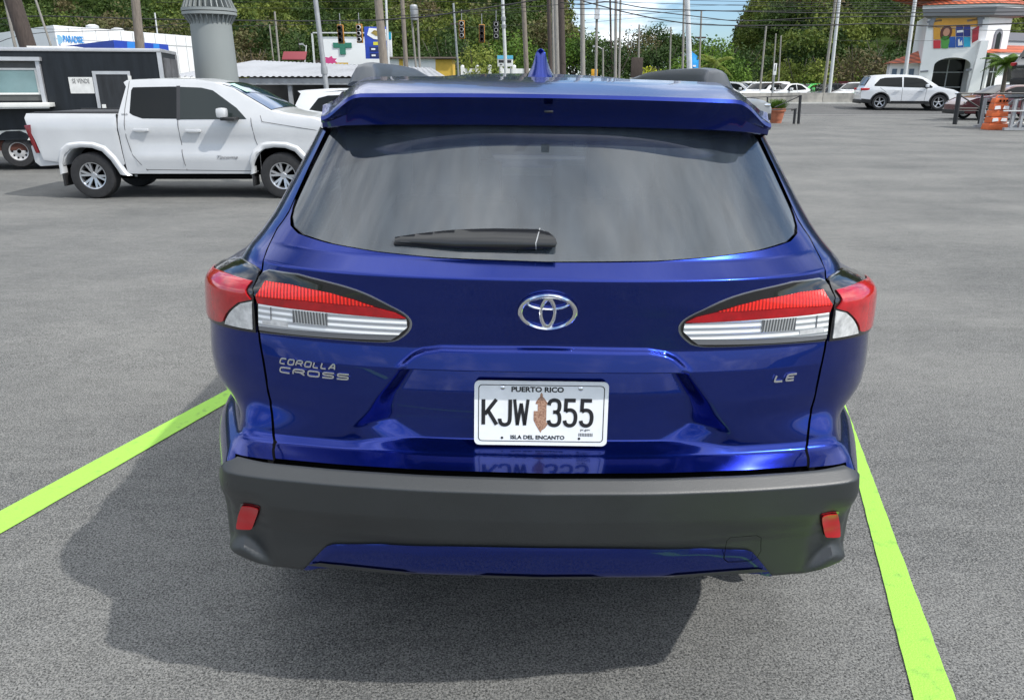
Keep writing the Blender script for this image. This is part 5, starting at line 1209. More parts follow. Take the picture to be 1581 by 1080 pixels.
# traffic lights
M_ty=mat('signal_yellow',(.45,.20,.03),.5); M_lens=mat('signal_lens',(.05,.02,.02),.3,coat=.5); M_lw=mat('signal_visor_white',(.65,.65,.66),.5)
for px,py,Y,fm,lm,lb in ((526,53,52,M_ty,M_black,'traffic light leftmost above the green cross, seen from behind at an angle'),(555,52,52,M_ty,M_lw,'traffic light just left of the blue price sign'),(713,46,54,M_ty,M_lw,'traffic light with pale lenses left of the dark one'),(744,52,54,M_ty,M_lens,'dark orange-framed traffic light in the middle of the right trio'),(766,47,54,M_black,M_lw,'grey traffic light beside the white pole')):
    x,z=at(px,py,Y); t=thing('traffic_light',lb,'traffic light',(x,Y,z-.55),group='traffic lights hanging over the road'); b=MB(); b.box(-.19,.19,-.05,.16,0,1.1); b.build('housing',fm,t,bev=.03)
    b=MB(); b.box(-.15,.15,-.075,-.05,.04,1.06); b.build('face_plate',M_black,t)
    for k in range(3):
        b=MB(); b.lathe([(.12,-.30),(.13,-.05),(.115,-.05),(.105,-.30)],14,'y',(0,-.02,.2+.35*k)); b.lathe([(0,-.09),(.10,-.085),(.11,-.07)],14,'y',(0,-.02,.2+.35*k)); b.build('signal_lamp',lm,t,40)
    b=MB(); b.tube([(0,.05,1.1),(0,.05,1.75)],.025,6); b.build('hanger',M_galv,t)
# ------------------------------------------------------------------ tall grey column
def column():
    x,_=at(333,100,22.5); Y=22.5; t=thing('billboard_column','thick grey steel column with a finned flange behind the white pickup','column',(x,Y,-.35))
    z1=at(325,24,Y)[1]+.35; G=mat('column_grey',(.23,.25,.245),.55,var=.06,vscale=1.2,stretch=(1,1,.3),spec=.4)
    b=MB(); b.lathe([(.60,0),(.53,z1-.12),(.53,z1)],48,'z'); b.build('lower_shaft',G,t,40)
    b=MB(); b.lathe([(.53,z1-.02),(.70,z1),(.70,z1+.07),(.50,z1+.075)],48,'z'); b.lathe([(.50,z1+.085),(.71,z1+.09),(.71,z1+.16),(.48,z1+.165)],48,'z'); b.build('flange',G,t,40)
    b=MB(); b.lathe([(.47,z1+.16),(.45,z1+6)],48,'z'); b.build('upper_shaft',G,t,40)
    b=MB()
    for k in range(28):
        a=2*math.pi*k/28; c,s=math.cos(a),math.sin(a)
        b.prism([(.46,z1+.16),(.69,z1+.17),(.50,z1+.62),(.46,z1+.62)],-.012,.012,lambda u,v,w:(u*c-w*s,u*s+w*c,v)); b.prism([(.52,z1-.26),(.68,z1-.01),(.52,z1-.01)],-.012,.012,lambda u,v,w:(u*c-w*s,u*s+w*c,v))
    b.build('stiffener_fins',G,t)
column()
# ------------------------------------------------------------------ food trailer
def trailer():
    TR=R(14)
    # side wall runs slightly away to the right
    Y0=17.6; xL=-13.5; x1=xL+5.2; t=thing('food_trailer','long black food trailer with an open serving hatch, SE VENDE sign and side door','trailer',(xL,Y0,-.32),TR)
    BK=mat('trailer_black',(.012,.015,.019),.45,var=.35,vscale=2.5,stretch=(3,1,.4),spec=.3); AL=mat('aluminium_trim',(.55,.55,.56),.4,metal=.6,var=.1); WT=mat('trailer_white',(.66,.66,.63),.5,var=.08)
    Hh=2.52
    def fx(px):
        lo_,hi_=-2,12
        for _ in range(40):
            u=(lo_+hi_)/2
            if xL+u*math.cos(TR)<at(px,140,Y0+u*math.sin(TR))[0]: lo_=u
            else: hi_=u
        return u
    L=fx(255)
    b=MB(); b.box(0,L,0,2.3,.62,Hh-.0); b.build('box_body',BK,t)
    b=MB(); b.box(-.03,L+.02,-.03,2.33,Hh-.005,Hh+.07); b.build('roof_trim',AL,t,bev=.01)
    b=MB(); b.box(L-.07,L+.02,-.02,.05,.6,Hh-.01); b.box(L-.01,L+.03,.05,2.28,.62,.70); b.box(L-.01,L+.03,2.2,2.3,.7,Hh-.01); b.box(-.02,.06,-.02,.05,.6,Hh-.01); b.build('corner_trim',AL,t)
    b=MB(); b.box(L+.002,L+.03,.25,1.1,.75,Hh-.12); b.box(L+.002,L+.03,1.2,2.1,.75,Hh-.12); b.build('rear_door',mat('trailer_grey',(.10,.10,.105),.6,var=.4,vscale=4),t)
    # door in the side
    a,c=fx(147),fx(205)
    b=MB(); 
    b.box(a,a+.07,-.03,.0,.70,Hh-.42); b.box(c-.06,c,-.03,.0,.70,Hh-.42); b.box(a+.07,c-.06,-.03,.0,Hh-.49,Hh-.42); b.build('door_frame',AL,t)
    b=MB(); b.box(a+.075,c-.065,-.015,-.002,.72,Hh-.495); d=b.build('side_door',mat('trailer_door_black',(.016,.018,.021),.5,var=.5,vscale=3,stretch=(3,1,.5)),t)
    b=MB(); b.box(a+.10,a+.18,-.05,-.016,1.30,1.38); b.box(c-.05,c+.02,-.05,-.031,1.9,2.0); b.build('handle',WT,d)
    # sign
    s0,s1=fx(109),fx(146); b=MB(); b.box(s0,s1,-.016,-.001,1.62,1.97); sg=b.build('sale_sign',mat('sign_white',(.62,.62,.60),.5,var=.1,vscale=8),t)
    letters('sign_letters','SE VENDE',(s1-s0)*.72,.10,lambda u,v,w:((s0+s1)/2+u,-.017-w,1.885+v),INK_(),sg,thick=.002)
    # serving hatch
    h1=fx(72); zh0,zh1=1.52,2.33
    GY=mat('hatch_grey',(.07,.073,.07),.55,var=.15); 
    b=MB(); b.box(.2,h1-.12,-.02,0,zh0-.05,zh1-.02); b.build('hatch_panel',GY,t)
    b=MB(); b.box(.2,h1+.02,-.16,-.0,zh1-.02,zh1+.06); b.box(h1-.10,h1-.02,-.10,-.0,zh0-.1,zh1-.02); b.build('hatch_frame',AL,t)
    b=MB(); b.box(.2,h1+.12,-.42,0,zh0-.18,zh0-.09); b.box(.2,h1+.1,-.40,-.36,zh0-.21,zh0-.18); b.build('serving_counter',WT,t,bev=.01)
    w0,w1=.3,fx(63); b=MB(); 
    for (p,q,r_,s_) in ((w0,w1,1.60,1.64),(w0,w1,2.12,2.16),(w1-.04,w1,1.64,2.12)): b.box(p,q,-.045,-.021,r_,s_)
    wf_=b.build('window_frame',WT,t); b=MB(); b.box(w0,w1-.04,-.03,-.022,1.64,2.12); b.build('window_pane',mat('teal_glass',(.13,.22,.23),.08,coat=.8,var=.15,vscale=1.5),wf_)
    # wheels, fenders, chassis
    bb=MB(); bb.box(.1,L-.1,.1,2.2,.38,.60); bb.build('chassis',mat('red_brown_frame',(.08,.025,.015),.8,var=.4,vscale=6),t)
    for cx in (fx(8),fx(54)):
        for y,rz in ((.16,math.pi/2),(2.1,-math.pi/2)):
            w=thing('wheel',None,None); w.parent=t; w.location=(cx,y-.02,.36); w.rotation_euler=(0,0,rz); steel_wheel(w,.36)
    b=MB(); cx0,cx1=fx(8),fx(54); P_=[(cx0-1.0,.55)]+[(cx0-.9,.80)]+[(cx1+.55,.84),(cx1+.60,.72)]+arc(cx1+.05,.38,.46,20,150,10)[::1]+arc(cx0-.0,.38,.46,30,160,10)
    b.prism(P_,-.02,.03,lambda u,v,w:(u,w,v)); b.build('fender',WT,t)
    b=MB(); b.box(2.6,3.6,.8,1.6,Hh+.07,Hh+.13); b.build('roof_hatch',WT,t)
def INK_():
    return bpy.data.materials.get('ink_black') or mat('ink_black',(.015,.015,.018),.6)
def steel_wheel(w,r):
    b=MB(); h=.10; b.lathe([(r*.56,h*.7),(r*.6,h),(r*.92,h),(r,h*.5),(r,-h*.5),(r*.92,-h),(r*.6,-h),(r*.56,-h*.7)],32,'x',cap=False); b.build('tyre',M_tyre,w,40)
    b=MB(); b.lathe([(r*.57,-h*.75),(r*.53,-h*.7),(r*.50,-h*.25),(r*.40,-h*.15),(r*.28,-h*.35),(r*.16,-h*.4),(.0,-h*.4)],32,'x',cap=False); rm=b.build('rim',mat('steel_white',(.5,.5,.5),.45,metal=.3) if not bpy.data.materials.get('steel_white') else bpy.data.materials['steel_white'],w,40)
    b=MB()
    for k in range(10):
        a=2*math.pi*k/10; b.lathe([(0,-h*.24),(.022,-h*.24)],10,'x',(0,r*.42*math.cos(a),r*.42*math.sin(a)))
    b.lathe([(0,-h*.55),(.04,-h*.5),(.05,-h*.2)],14,'x'); b.V=[(v[0]-.004,v[1],v[2]) for v in b.V]; b.build('rim_holes',M_dark,rm)
trailer()
# ------------------------------------------------------------------ buildings
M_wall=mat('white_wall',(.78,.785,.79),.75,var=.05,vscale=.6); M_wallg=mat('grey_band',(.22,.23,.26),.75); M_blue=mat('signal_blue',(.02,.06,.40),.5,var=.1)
def boxbuilding(name,label,P0,P1,P2,zt,m,cat='building',zb=-.5,zt1=None,zt2=None):
    """corner P0, ends P1 and P2 (x, y)"""
    P3=(P1[0]+P2[0]-P0[0],P1[1]+P2[1]-P0[1]); t=thing(name,label,cat,(P0[0],P0[1],zb)); pts=[P0,P1,P3,P2]; hs=[zt,zt1 or zt,zt,zt2 or zt]
    V=[(p[0]-P0[0],p[1]-P0[1],0) for p in pts]+[(p[0]-P0[0],p[1]-P0[1],h-zb) for p,h in zip(pts,hs)]
    mesh('walls',V,[(0,1,5,4),(1,2,6,5),(2,3,7,6),(3,0,4,7)],m,t); mesh('roof',[(v[0],v[1],v[2]-.25) for v in V[4:]],[(0,1,2,3)],M_galv,t); return t
x0,zc=at(82,39,50); x1,_=at(300,56,62.5); x2,_=at(-120,57,75)
bt=boxbuilding('store_building','large white flat-roofed store with blue wall lettering behind the black trailer',(x0,50),(x1,62.5),(x2,75),zc,M_wall)
def on(P0,P1,px):  # where the wall P0-P1 is seen at column px
    lo_,hi_=-.5,1.5
    for _ in range(40):
        m_=(lo_+hi_)/2; x=P0[0]+(P1[0]-P0[0])*m_; y=P0[1]+(P1[1]-P0[1])*m_; 
        if x < at(px,70,y)[0]: lo_=m_
        else: hi_=m_
    return m_,x,y
A0,A1=(x0,50),(x1,62.5)
dv_=Vector((A1[0]-A0[0],A1[1]-A0[1])).normalized(); nv_=Vector((dv_.y,-dv_.x))
_,ax_,ay_=on(A0,A1,114); z_=at(114,61,ay_)[1]
letters('wall_letters','PARADISE',1.55,.40,lambda u,v,w:(ax_+dv_.x*u+nv_.x*(.02+w)-x0,ay_+dv_.y*u+nv_.y*(.02+w)-50,z_+v+.5),mat('letter_blue',(.05,.25,.55),.5),bt,thick=.03,off=.02)
_,bx_,by_=on(A0,A1,91); zb_=at(97,61,by_)[1]
b=MB(); b.lathe([(0,-.02),(.26,-.02),(.26,.02),(0,.02)],18,'y',(0,0,0)); o=b.build('wall_logo',mat('logo_cyan',(.3,.55,.7),.5),bt); o.location=(bx_-x0+nv_.x*.05,by_-50+nv_.y*.05,zb_+.5)
for k in range(12):
    q=k/12; X_,Y_=A0[0]+(A1[0]-A0[0])*q,A0[1]+(A1[1]-A0[1])*q; b=MB(); b.box(-.02,.02,-.02,.02,1.2,zc+.45)
    o=b.build('wall_seam',mat('seam_grey',(.5,.5,.5),.8) if not bpy.data.materials.get('seam_grey') else bpy.data.materials['seam_grey'],bt); o.location=(X_-x0+nv_.x*.01,Y_-50+nv_.y*.01,0)
b=MB(); 
for p,q in ((A0,A1),): b.add([(p[0]-x0+nv_.x*.03,p[1]-50+nv_.y*.03,zc+.5-.75),(q[0]-x0+nv_.x*.03,q[1]-50+nv_.y*.03,zc+.5-.75),(q[0]-x0+nv_.x*.03,q[1]-50+nv_.y*.03,zc+.5-.70),(p[0]-x0+nv_.x*.03,p[1]-50+nv_.y*.03,zc+.5-.70)],[(0,1,2,3)])
b.build('wall_ledge',bpy.data.materials['seam_grey'],bt)
for px,py,lb in ((142,38,'round roof vent, left of two on the white store'),(181,43,'round roof vent, right of two on the white store')):
    x,z=at(px,py,58); t=thing('roof_vent',lb,'roof vent',(x,58,z-.55)); b=MB(); b.lathe([(.28,-1.6),(.30,.05)],20,'z'); b.build('vent_neck',M_galv,t,40); b=MB(); b.lathe([(.30,.05),(.42,.12),(.42,.45),(.2,.55),(0,.56)],20,'z'); b.build('vent_cap',M_wh,t,40)
# blue canopy of the filling station
xa,za=at(175,62,42); t=thing('station_canopy','bright blue canopy edge above the black trailer','canopy',(xa,42,za-1.1)); xb_,_=at(92,70,50); xc_,_=at(256,68,47)
for (p,q) in (((xa,42),(xb_,50)),((xa,42),(xc_,47))):
    b=MB(); d=Vector((q[0]-p[0],q[1]-p[1])); n_=Vector((-d.y,d.x)).normalized()*.15; 
    pts=[(0,0),(d.x,d.y),(d.x+abs(n_.x)*0,d.y+.3),(0,.3)]; b.prism(pts,0,1.1,lambda u,v,w:(u,v,w)); b.build('canopy_fascia',M_blue,t)
b=MB(); b.prism([(0,.4),(xc_-xa,5.4),(xc_-xa+xb_-xa,13.3),(xb_-xa,8.4)],.6,.7,lambda u,v,w:(u,v,w)); b.build('canopy_roof',M_galv,t)
b=MB(); b.box(3,3.3,6,6.3,-4,1); b.box(-3,-2.7,8,8.3,-4,1); b.build('canopy_post',M_galv,t)
lb_=mat('sky_blue_stripe',(.03,.22,.65),.5); d=Vector((xc_-xa,5.0))
for s0,s1 in ((.20,.34),(.70,.82)):
    mesh('canopy_stripe',[(d.x*s0,d.y*s0-.01,.02),(d.x*s1,d.y*s1-.01,.02),(d.x*(s1+.04),d.y*(s1+.04)-.01,1.08),(d.x*(s0+.04),d.y*(s0+.04)-.01,1.08)],[(0,1,2,3)],lb_,t)
# carport
def carport():
    Y=29; xl=at(258,118,Y)[0]; xr=at(690,118,Y)[0]; ze=at(450,119,Y)[1]; zr=at(450,94,39)[1]; t=thing('carport','long carport with a grey corrugated metal roof','carport',(xl,Y,-.6)); L=xr-xl
    V=[];F=[]; n=int(L/.055)
    for i in range(n+1):
        x=L*i/n; c=.032*(1 if (i%4) in (1,2) else 0)
        V.append((x,-.2,ze+.6+c)); V.append((x-1.5*(i/n),10,zr+.6+c-.33*(i/n)))
    for i in range(n): F.append((2*i,2*i+2,2*i+3,2*i+1))
    mesh('corrugated_roof',V,F,mat('roof_sheet',(.36,.37,.39),.45,metal=.35,var=.12,vscale=1.1,stretch=(1,.3,1)),t)
    b=MB(); b.box(0,L,-.1,.05,ze+.6-.26,ze+.6-.05); b.build('eave_beam',M_galv,t)
    for k in range(8):
        b=MB(); x=.4+k*(L-.8)/7; b.box(x-.07,x+.07,0,.14,-.3,ze+.6-.1); b.build('post',M_galv,t)
    b=MB(); b.box(0,L-1.6,9.0,9.2,-.3,zr+.12); b.build('rear_wall',mat('carport_back',(.14,.13,.12),.9,var=.4,vscale=1),t)
carport()
# green cross building
def crossb():
    Y=76; xl,zt=at(497,57,Y); xr=at(574,57,Y)[0]; t=thing('pharmacy_building','white building with a green cross on its wall','building',(xl,Y,0)); w=xr-xl
    b=MB(); b.box(0,w,0,8,0,zt); b.build('walls',M_wall,t)
    b=MB(); b.box(-1.0,0,.5,1,0,zt-2.0); b.box(-.02,w+.2,-.12,0,zt-2.55,zt-2.45); b.build('side_wing',mat('brown_wall',(.12,.09,.075),.8),t)
    G=mat('cross_green',(.03,.18,.12),.5); cx,cz=at(529,73,Y); cx-=xl; b=MB(); b.box(cx-.85,cx+.85,-.08,-.01,cz-.05,cz+.38); b.box(cx-.27,cx+.27,-.10,-.012,cz-.62,cz+.55); b.build('green_cross',G,t)
    x2=at(481,50,Y)[0]-xl; z2=at(481,50,Y)[1]; b=MB(); b.box(x2,x2+.14,-.2,-.06,0,z2); b.box(x2,w+.2,-.2,-.06,z2-.1,z2); b.build('steel_frame',M_wh,t)
crossb()
# row of low shops
def shops():
    Y=58; P=lambda px,py:at(px,py,Y); xl=P(505,90)[0]; zt=P(600,91)[1]; t=thing('shop_row','low row of white and yellow shop walls behind the carport','shop',(xl,Y,0))
    yl=mat('yellow_wall',(.62,.40,.06),.75,var=.1); pk=mat('pink_sign',(.60,.06,.22),.6)
    for a,c,m,nm,dz in ((517,537,yl,'yellow_wall',-.25),(537,672,M_wall,'white_wall',0),(616,622,yl,'yellow_pier',-.02),(672,698,yl,'yellow_wall',-.05)):
        b=MB(); b.box(P(a,90)[0]-xl,P(c,90)[0]-xl,(-.05 if nm=='yellow_pier' else 0),3,0,zt+dz); b.build(nm,m,t)
    b=MB(); b.box(P(600,90)[0]-xl,P(704,90)[0]-xl,-.35,3.2,zt+.02,zt+.12); b.build('flat_roof',mat('rusty_roof',(.15,.12,.10),.9),t)
    b=MB(); cx,cz=P(511,94); 
    V=[(0,0,0)]+[((.55 if k%2 else .34)*math.cos(k*math.pi/7),-.05,(.32 if k%2 else .2)*math.sin(k*math.pi/7)) for k in range(14)]; V=[(v[0]+cx-xl,-.3,v[2]+cz) for v in V]; V+=[(v[0],-.24,v[2]) for v in V]
    b.add(V,[(0,k,k%14+1) for k in range(1,15)]+[(15,15+(k%14)+1,15+k) for k in range(1,15)]+[(k,k%14+1,15+(k%14)+1,15+k) for k in range(1,15)]); b.build('pink_star_sign',pk,t)
    o=boxobj('shop_awning','dark red awning left of the green cross building',at(455,90,56)[0],56,at(455,93,56)[1],1.6,.6,.5,mat('dark_red',(.20,.03,.04),.7),'awning')
def boxobj(name,label,x,y,z,w,d,h,m,cat,tilt=.25):
    b=MB(); b.prism([(-d/2,0),(d/2,h),(d/2,h+.06),(-d/2,.06)],-w/2,w/2,lambda u,v,q:(q,u,v)); o=b.build(name,m,None,bev=.01,loc=(x,y,z)); return tag(o,label,cat)
shops()
# blue price pylon and the small signs
def sign(name,label,px0,px1,py0,py1,Y,m,posts=1,cat='sign',depth=.2,pm=None,ground=None):
    x0,zt=at(px0,py0,Y); x1,_=at(px1,py0,Y); zb=at((px0+px1)/2,py1,Y)[1]; zg=gz(x0,Y) if Y<47 else 0; t=thing(name,label,cat,((x0+x1)/2,Y,zg)); w=(x1-x0)/2
    b=MB(); b.box(-w,w,-depth/2,depth/2,zb-zg,zt-zg); b.build('board',m,t,bev=.02)
    if posts:
        for k in range(posts):
            px=0 if posts==1 else (-.7+1.4*k/(posts-1))*w; b=MB(); b.tube([(px,0,-.1),(px,0,zb-zg)],.05,8); b.build('post',pm or M_galv,t,40)
    return t,w,zb-zg,zt-zg
t,w,a,c=sign('price_sign','tall blue filling-station price sign beside the thick wooden pole',563,598,42,104,66,M_blue,2,depth=.7)
f=lambda q:a+(c-a)*q
b=MB(); b.prism([(-w*.55,f(.97)),(w*.95,f(.94)),(w*.95,f(.66)),(-w*.2,f(.70)),(-w*.75,f(.80))],-.38,-.36,lambda u,v,q:(u,q,v)); b.build('white_panel',M_wall,t)
b=MB(); b.prism([(-w*.1,f(.92)),(w*.5,f(.88)),(w*.75,f(.76)),(0,f(.78)),(-w*.4,f(.85))],-.40,-.385,lambda u,v,q:(u,q,v)); b.build('emblem_patch',mat('ochre',(.30,.22,.05),.6,var=.5,vscale=5),t)
b=MB(); b.box(-w*.25,w*.6,-.38,-.36,f(.55),f(.63)); b.build('yellow_mark',mat('sign_yellow',(.65,.60,.05),.6),t)
for k in range(3):
    b=MB(); b.box(-w*.6,w*.85,-.375,-.36,f(.08+.155*k),f(.20+.155*k)); pn=b.build('price_panel',mat('dark_blue_panel',(.012,.025,.12),.4) if not bpy.data.materials.get('dark_blue_panel') else bpy.data.materials['dark_blue_panel'],t)
    b=MB(); b.box(-w*.45,-w*.10,-.385,-.376,f(.12+.155*k),f(.16+.155*k)); b.build('price_text',M_wall,pn)
t,w,a,c=sign('teal_white_sign','white sign with a teal top directly behind the thick wooden pole',598,604,50,88,68,M_wall,1,depth=.3); b=MB(); b.box(-w-.01,w+.01,-.18,-.155,c-.55,c+.01); b.build('teal_top',mat('teal',(.02,.35,.50),.5),t)
t,w,a,c=sign('roadside_sign','white roadside sign with a light blue top strip beneath the white pole',768,792,86,103,62,M_wall,2,depth=.12); b=MB(); b.box(-w-.01,w+.01,-.09,-.062,c-.24,c+.01); b.build('blue_strip',mat('sign_light_blue',(.10,.42,.62),.5),t)
b=MB(); 
for k in range(2): b.box(-w*.85+w*1.0*k,-w*.1+w*.9*k,-.085,-.062,a+.28,a+.46)
b.box(-w*.7,-w*.4,-.085,-.062,a+.12,a+.18); b.build('text_marks',INK_(),t)
t,w,a,c=sign('warning_sign','yellow diamond warning sign behind the car roof',913,923,107,118,52,mat('sign_amber',(.70,.35,.02),.6),1,depth=.05)
t,w,a,c=sign('notice_board','dark weathered wooden board on posts behind the car roof',975,993,89,120,50,M_woodd,2,depth=.12)
t,w,a,c=sign('small_sign','small white sign on a thin pole above the far cars',1195,1200,98,116,52,M_wall,1,depth=.05); b=MB(); b.prism([(-w*.3,a+.25),(w*.4,a+.25),(w*.1,a+.5),(w*.4,a+.7),(-w*.2,a+.6)],-.04,-.027,lambda u,v,q:(u,q,v)); b.build('sign_mark',INK_(),t)
# white low wall with posts
x0,zt=at(713,104,64); x1,_=at(830,104,64); t=thing('white_wall','low white wall with round-topped posts behind the car roof','wall',(x0,64,0)); 
for a,c in ((713,742),(771,830)):
    b=MB(); b.box(at(a,104,64)[0]-x0,at(c,104,64)[0]-x0,0,.15,0,zt-.1); b.build('wall_panel',M_wall,t)
for px in (714,737,756,774,794,812,829):
    b=MB(); q=at(px,104,64)[0]-x0; b.box(q-.14,q+.14,-.07,.21,0,zt+.05); b.lathe([(.14,zt+.05),(.12,zt+.14),(0,zt+.18)],12,'z',(q,.07,0)); b.build('wall_post',M_wall,t)
# feather flag
def flag():
    Y=40; x,z=at(1072,112,Y); t=thing('feather_flag','blue feather banner beside the tall white pole','banner',(x,Y,gz(x,Y))); g=gz(x,Y); z1=at(1070,78,Y)[1]-g
    b=MB(); b.tube([(-.35,0,0),(-.33,0,z1*.7),(-.22,0,z1*.96),(.05,0,z1)],.025,6); b.build('flag_pole',M_galv,t)
    V=[];F=[]; K=12
    for i in range(K+1):
        q=i/K; z=.5+(z1-.5)*q; xr=.16+.10*(1-q); xl=-.32+.12*max(0,q-.75)*2
        if q>.85: xr=.10
        for j in range(5): u=j/4; V.append((xl+(xr-xl)*u,.04*math.sin(u*4+q*5),z-(.25*u if q>.9 else 0)))
    for i in range(K):
        for j in range(4): F.append((i*5+j,i*5+j+1,(i+1)*5+j+1,(i+1)*5+j))
    fb=mesh('banner_cloth',V,F,mat('banner_blue',(.01,.27,.62),.6),t,180)
    for k in range(9): b=MB(); b.box(-.10,.04,-.065,-.055,.9+k*.16,.98+k*.16); b.build('banner_lettering',M_wall,fb)
flag()
# ------------------------------------------------------------------ building with the mural
def muralb():
    C=(at(1522,60,56)[0],56.0); Lf=(at(1428,60,57.3)[0],57.3); Rt=(C[0]+9,60.0)
    zoff=0.0; t=thing('mural_building','white two-storey building with orange tiled roof, arch and coloured mural windows','building',(C[0],C[1],0))
    d=Vector((Lf[0]-C[0],Lf[1]-C[1])); LA=d.length; d/=LA; nA=Vector((-d.y,d.x)); 
    if nA.y>0: nA=-nA
    e=Vector((Rt[0]-C[0],Rt[1]-C[1])).normalized(); nB=Vector((e.y,-e.x)); 
    def A(px,py):  # point of the left facade -> (distance from the corner, z)
        lo_,hi_=-.3,1.6
        for _ in range(40):
            m_=(lo_+hi_)/2; x=C[0]+d.x*LA*m_; y=C[1]+d.y*LA*m_
            if x>at(px,py,y)[0]: lo_=m_
            else: hi_=m_
        return (m_*LA,at(px,py,y)[1])
    fA=lambda u,v,w:(d.x*u+nA.x*w,d.y*u+nA.y*w,v)
    fB=lambda u,v,w:(e.x*u+nB.x*w,e.y*u+nB.y*w,v)
    def B(px,py,Yc=57.0): x,z=at(px,py,Yc); return ((x-C[0])/e.x,z)
    def pa(name,pts,m,w0,w1,par=t,f=fA,conv=A):
        b=MB(); b.prism([conv(*p) for p in pts],w0,w1,f); return b.build(name,m,par)
    ZT=A(1475,22)[1]; 
    # facade with the arched porch
    zt=A(1522,21)[1]
    outline=[(LA,-.1),(LA,zt),(0,zt),(0,-.1),A(1489,150)]; aL,aR=A(1434,150)[0],A(1490,150)[0]; cx=(aL+aR)/2; hw_=(aL-aR)/2; zs=A(1490,101)[1]; za=A(1465,89)[1]
    arcp=[(cx+hw_*math.cos(R(180-180*k/14))*1,zs+(za-zs)*math.sin(R(180*k/14))) for k in range(15)]
    poly=[(LA,-.1),(LA,zt),(0,zt),(0,-.1),(aR,-.1)]+[p for p in arcp]+[(aL,-.1)]
    b=MB(); b.prism(poly,-.35,0,fA); b.build('front_wall',M_wall,t)
    b=MB(); b.prism([(aL+.3,-.1),(aL+.3,za+.3),(aR-.3,za+.3),(aR-.3,-.1)],-2.2,-2.0,fA); pw=b.build('porch_wall',M_wall,t)
    b=MB(); b.prism([(aR+.1,-.1),(aR+.1,za-.1),(aR+2.1,za-.1),(aR+2.1,-.1)],-1.98,-1.9,fA); gd=b.build('glazed_door',M_glassd,pw)
    b=MB(); 
    for u in (aR+1.1,): b.prism([(u,-.1),(u,za),(u+.07,za),(u+.07,-.1)],-1.89,-1.85,fA)
    for z in (1.1,2.1,3.0): b.prism([(aR+.1,z),(aR+.1,z+.06),(aR+2.1,z+.06),(aR+2.1,z)],-1.88,-1.84,fA)
    b.build('door_bars',M_wh,gd)
    b=MB(); b.prism([(aL-.9,1.2),(aL-.9,2.6),(aL-.4,2.6),(aL-.4,1.2)],-1.98,-1.94,fA); b.build('porch_window',M_glassd,pw)
    # side (right) wall of the tower and recessed wall
    b=MB(); b.prism([(0,-.1),(0,zt),(2.3,zt),(2.3,-.1)],-.35,0,fB); b.build('tower_side_wall',M_wall,t)
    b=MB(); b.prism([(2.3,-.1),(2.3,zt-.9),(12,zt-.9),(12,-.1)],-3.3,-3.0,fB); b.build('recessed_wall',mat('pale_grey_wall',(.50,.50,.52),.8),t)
    b=MB(); b.prism([(2.3,zt-1.45),(2.3,zt-.9),(12,zt-.9),(12,zt-1.45)],-2.98,-2.9,fB); b.build('parapet_band',M_wallg,t)
    b=MB(); b.prism([(LA,-.1),(LA,zt),(LA-.3,zt),(LA-.3,-.1)],-7,-.36,fA); b.prism([(2.0,-.1),(2.0,zt),(2.3,zt),(2.3,-.1)],-3,-.36,fB); b.build('return_wall',M_wall,t)
    # mural windows
    cols=[(1441,1452),(1453,1463.5),(1464.5,1475),(1476,1487),(1488,1498)]
    OR=mat('mural_orange',(.62,.30,.03),.35,var=.12,vscale=1); RD_=mat('mural_red',(.55,.03,.04),.35); GN=mat('mural_green',(.08,.30,.05),.35); BL=mat('mural_blue',(.02,.10,.42),.35,var=.2,vscale=1); NV=mat('mural_navy',(.02,.03,.20),.35); TL=mat('mural_teal',(.02,.35,.55),.35)
    top=[OR,OR,OR,NV,NV]; bot=[RD_,GN,BL,BL,TL]; midz=[62,57,57,57,57]
    for k,(a,c) in enumerate(cols):
        y0=43-(k>2)*3-(k>3)*1; pa('mural_pane',[(a,y0),(c,y0),(c,midz[k]-.6),(a,midz[k]-.6)],top[k],.02,.05); pa('mural_pane',[(a,midz[k]+.4),(c,midz[k]+.4),(c,75-k*.6),(a,75-k*.6)],bot[k],.02,.05)
    u0,zA=A(1474,42); rA=1.35
    hc=[(u0+rA*math.cos(R(180*k/16)),zA+rA*1.05*math.sin(R(180*k/16))) for k in range(17)]
    b=MB(); b.prism(hc,.02,.05,fA); b.build('mural_arch',OR,t)
    b=MB(); ro=[(u0+(rA+.28)*math.cos(R(180*k/16)),zA+(rA+.28)*1.05*math.sin(R(180*k/16))) for k in range(17)]; b.prism(hc[::-1]+ro,.0,.12,fA); b.build('arch_surround',M_wallg,t)
    # painted figure on the mural: hair, face, dress
    HB=mat('mural_hair',(.10,.03,.02),.5); SKm=mat('mural_skin',(.50,.25,.16),.5)
    def disc(px,py,r,sy,m,w,nm): 
        u,z=A(px,py); b=MB(); b.prism([(u+r*math.cos(q),z+r*sy*math.sin(q)) for q in np.linspace(0,6.28,17)[:-1]],w,w+.012,fA); b.build(nm,m,t)
    disc(1460.5,51,.36,1.35,HB,.055,'painted_hair'); disc(1461,50,.20,1.3,SKm,.07,'painted_face'); pa('painted_dress',[(1452,58),(1458,55),(1465,56),(1466,64),(1463,75),(1455,75)],GN,.055,.067)
    pa('mural_text',[(1477,47.5),(1487,46.5),(1487,50),(1477,51)],M_wall,.055,.065); pa('mural_figure',[(1479,62),(1481,60),(1482,66),(1485,62),(1486,70),(1479,71)],M_wall,.055,.065)
    pa('red_banner',[(1500,46),(1511,40),(1509,62),(1499.5,67)],mat('maroon_banner',(.30,.02,.03),.6,var=.25,vscale=3),.25,.30)
    pa('band',[(1431,33),(1454,30),(1454,33),(1431,36)],M_wallg,.003,.05); pa('band',[(1493,31),(1520,27),(1520,30),(1493,34)],M_wallg,.003,.05)
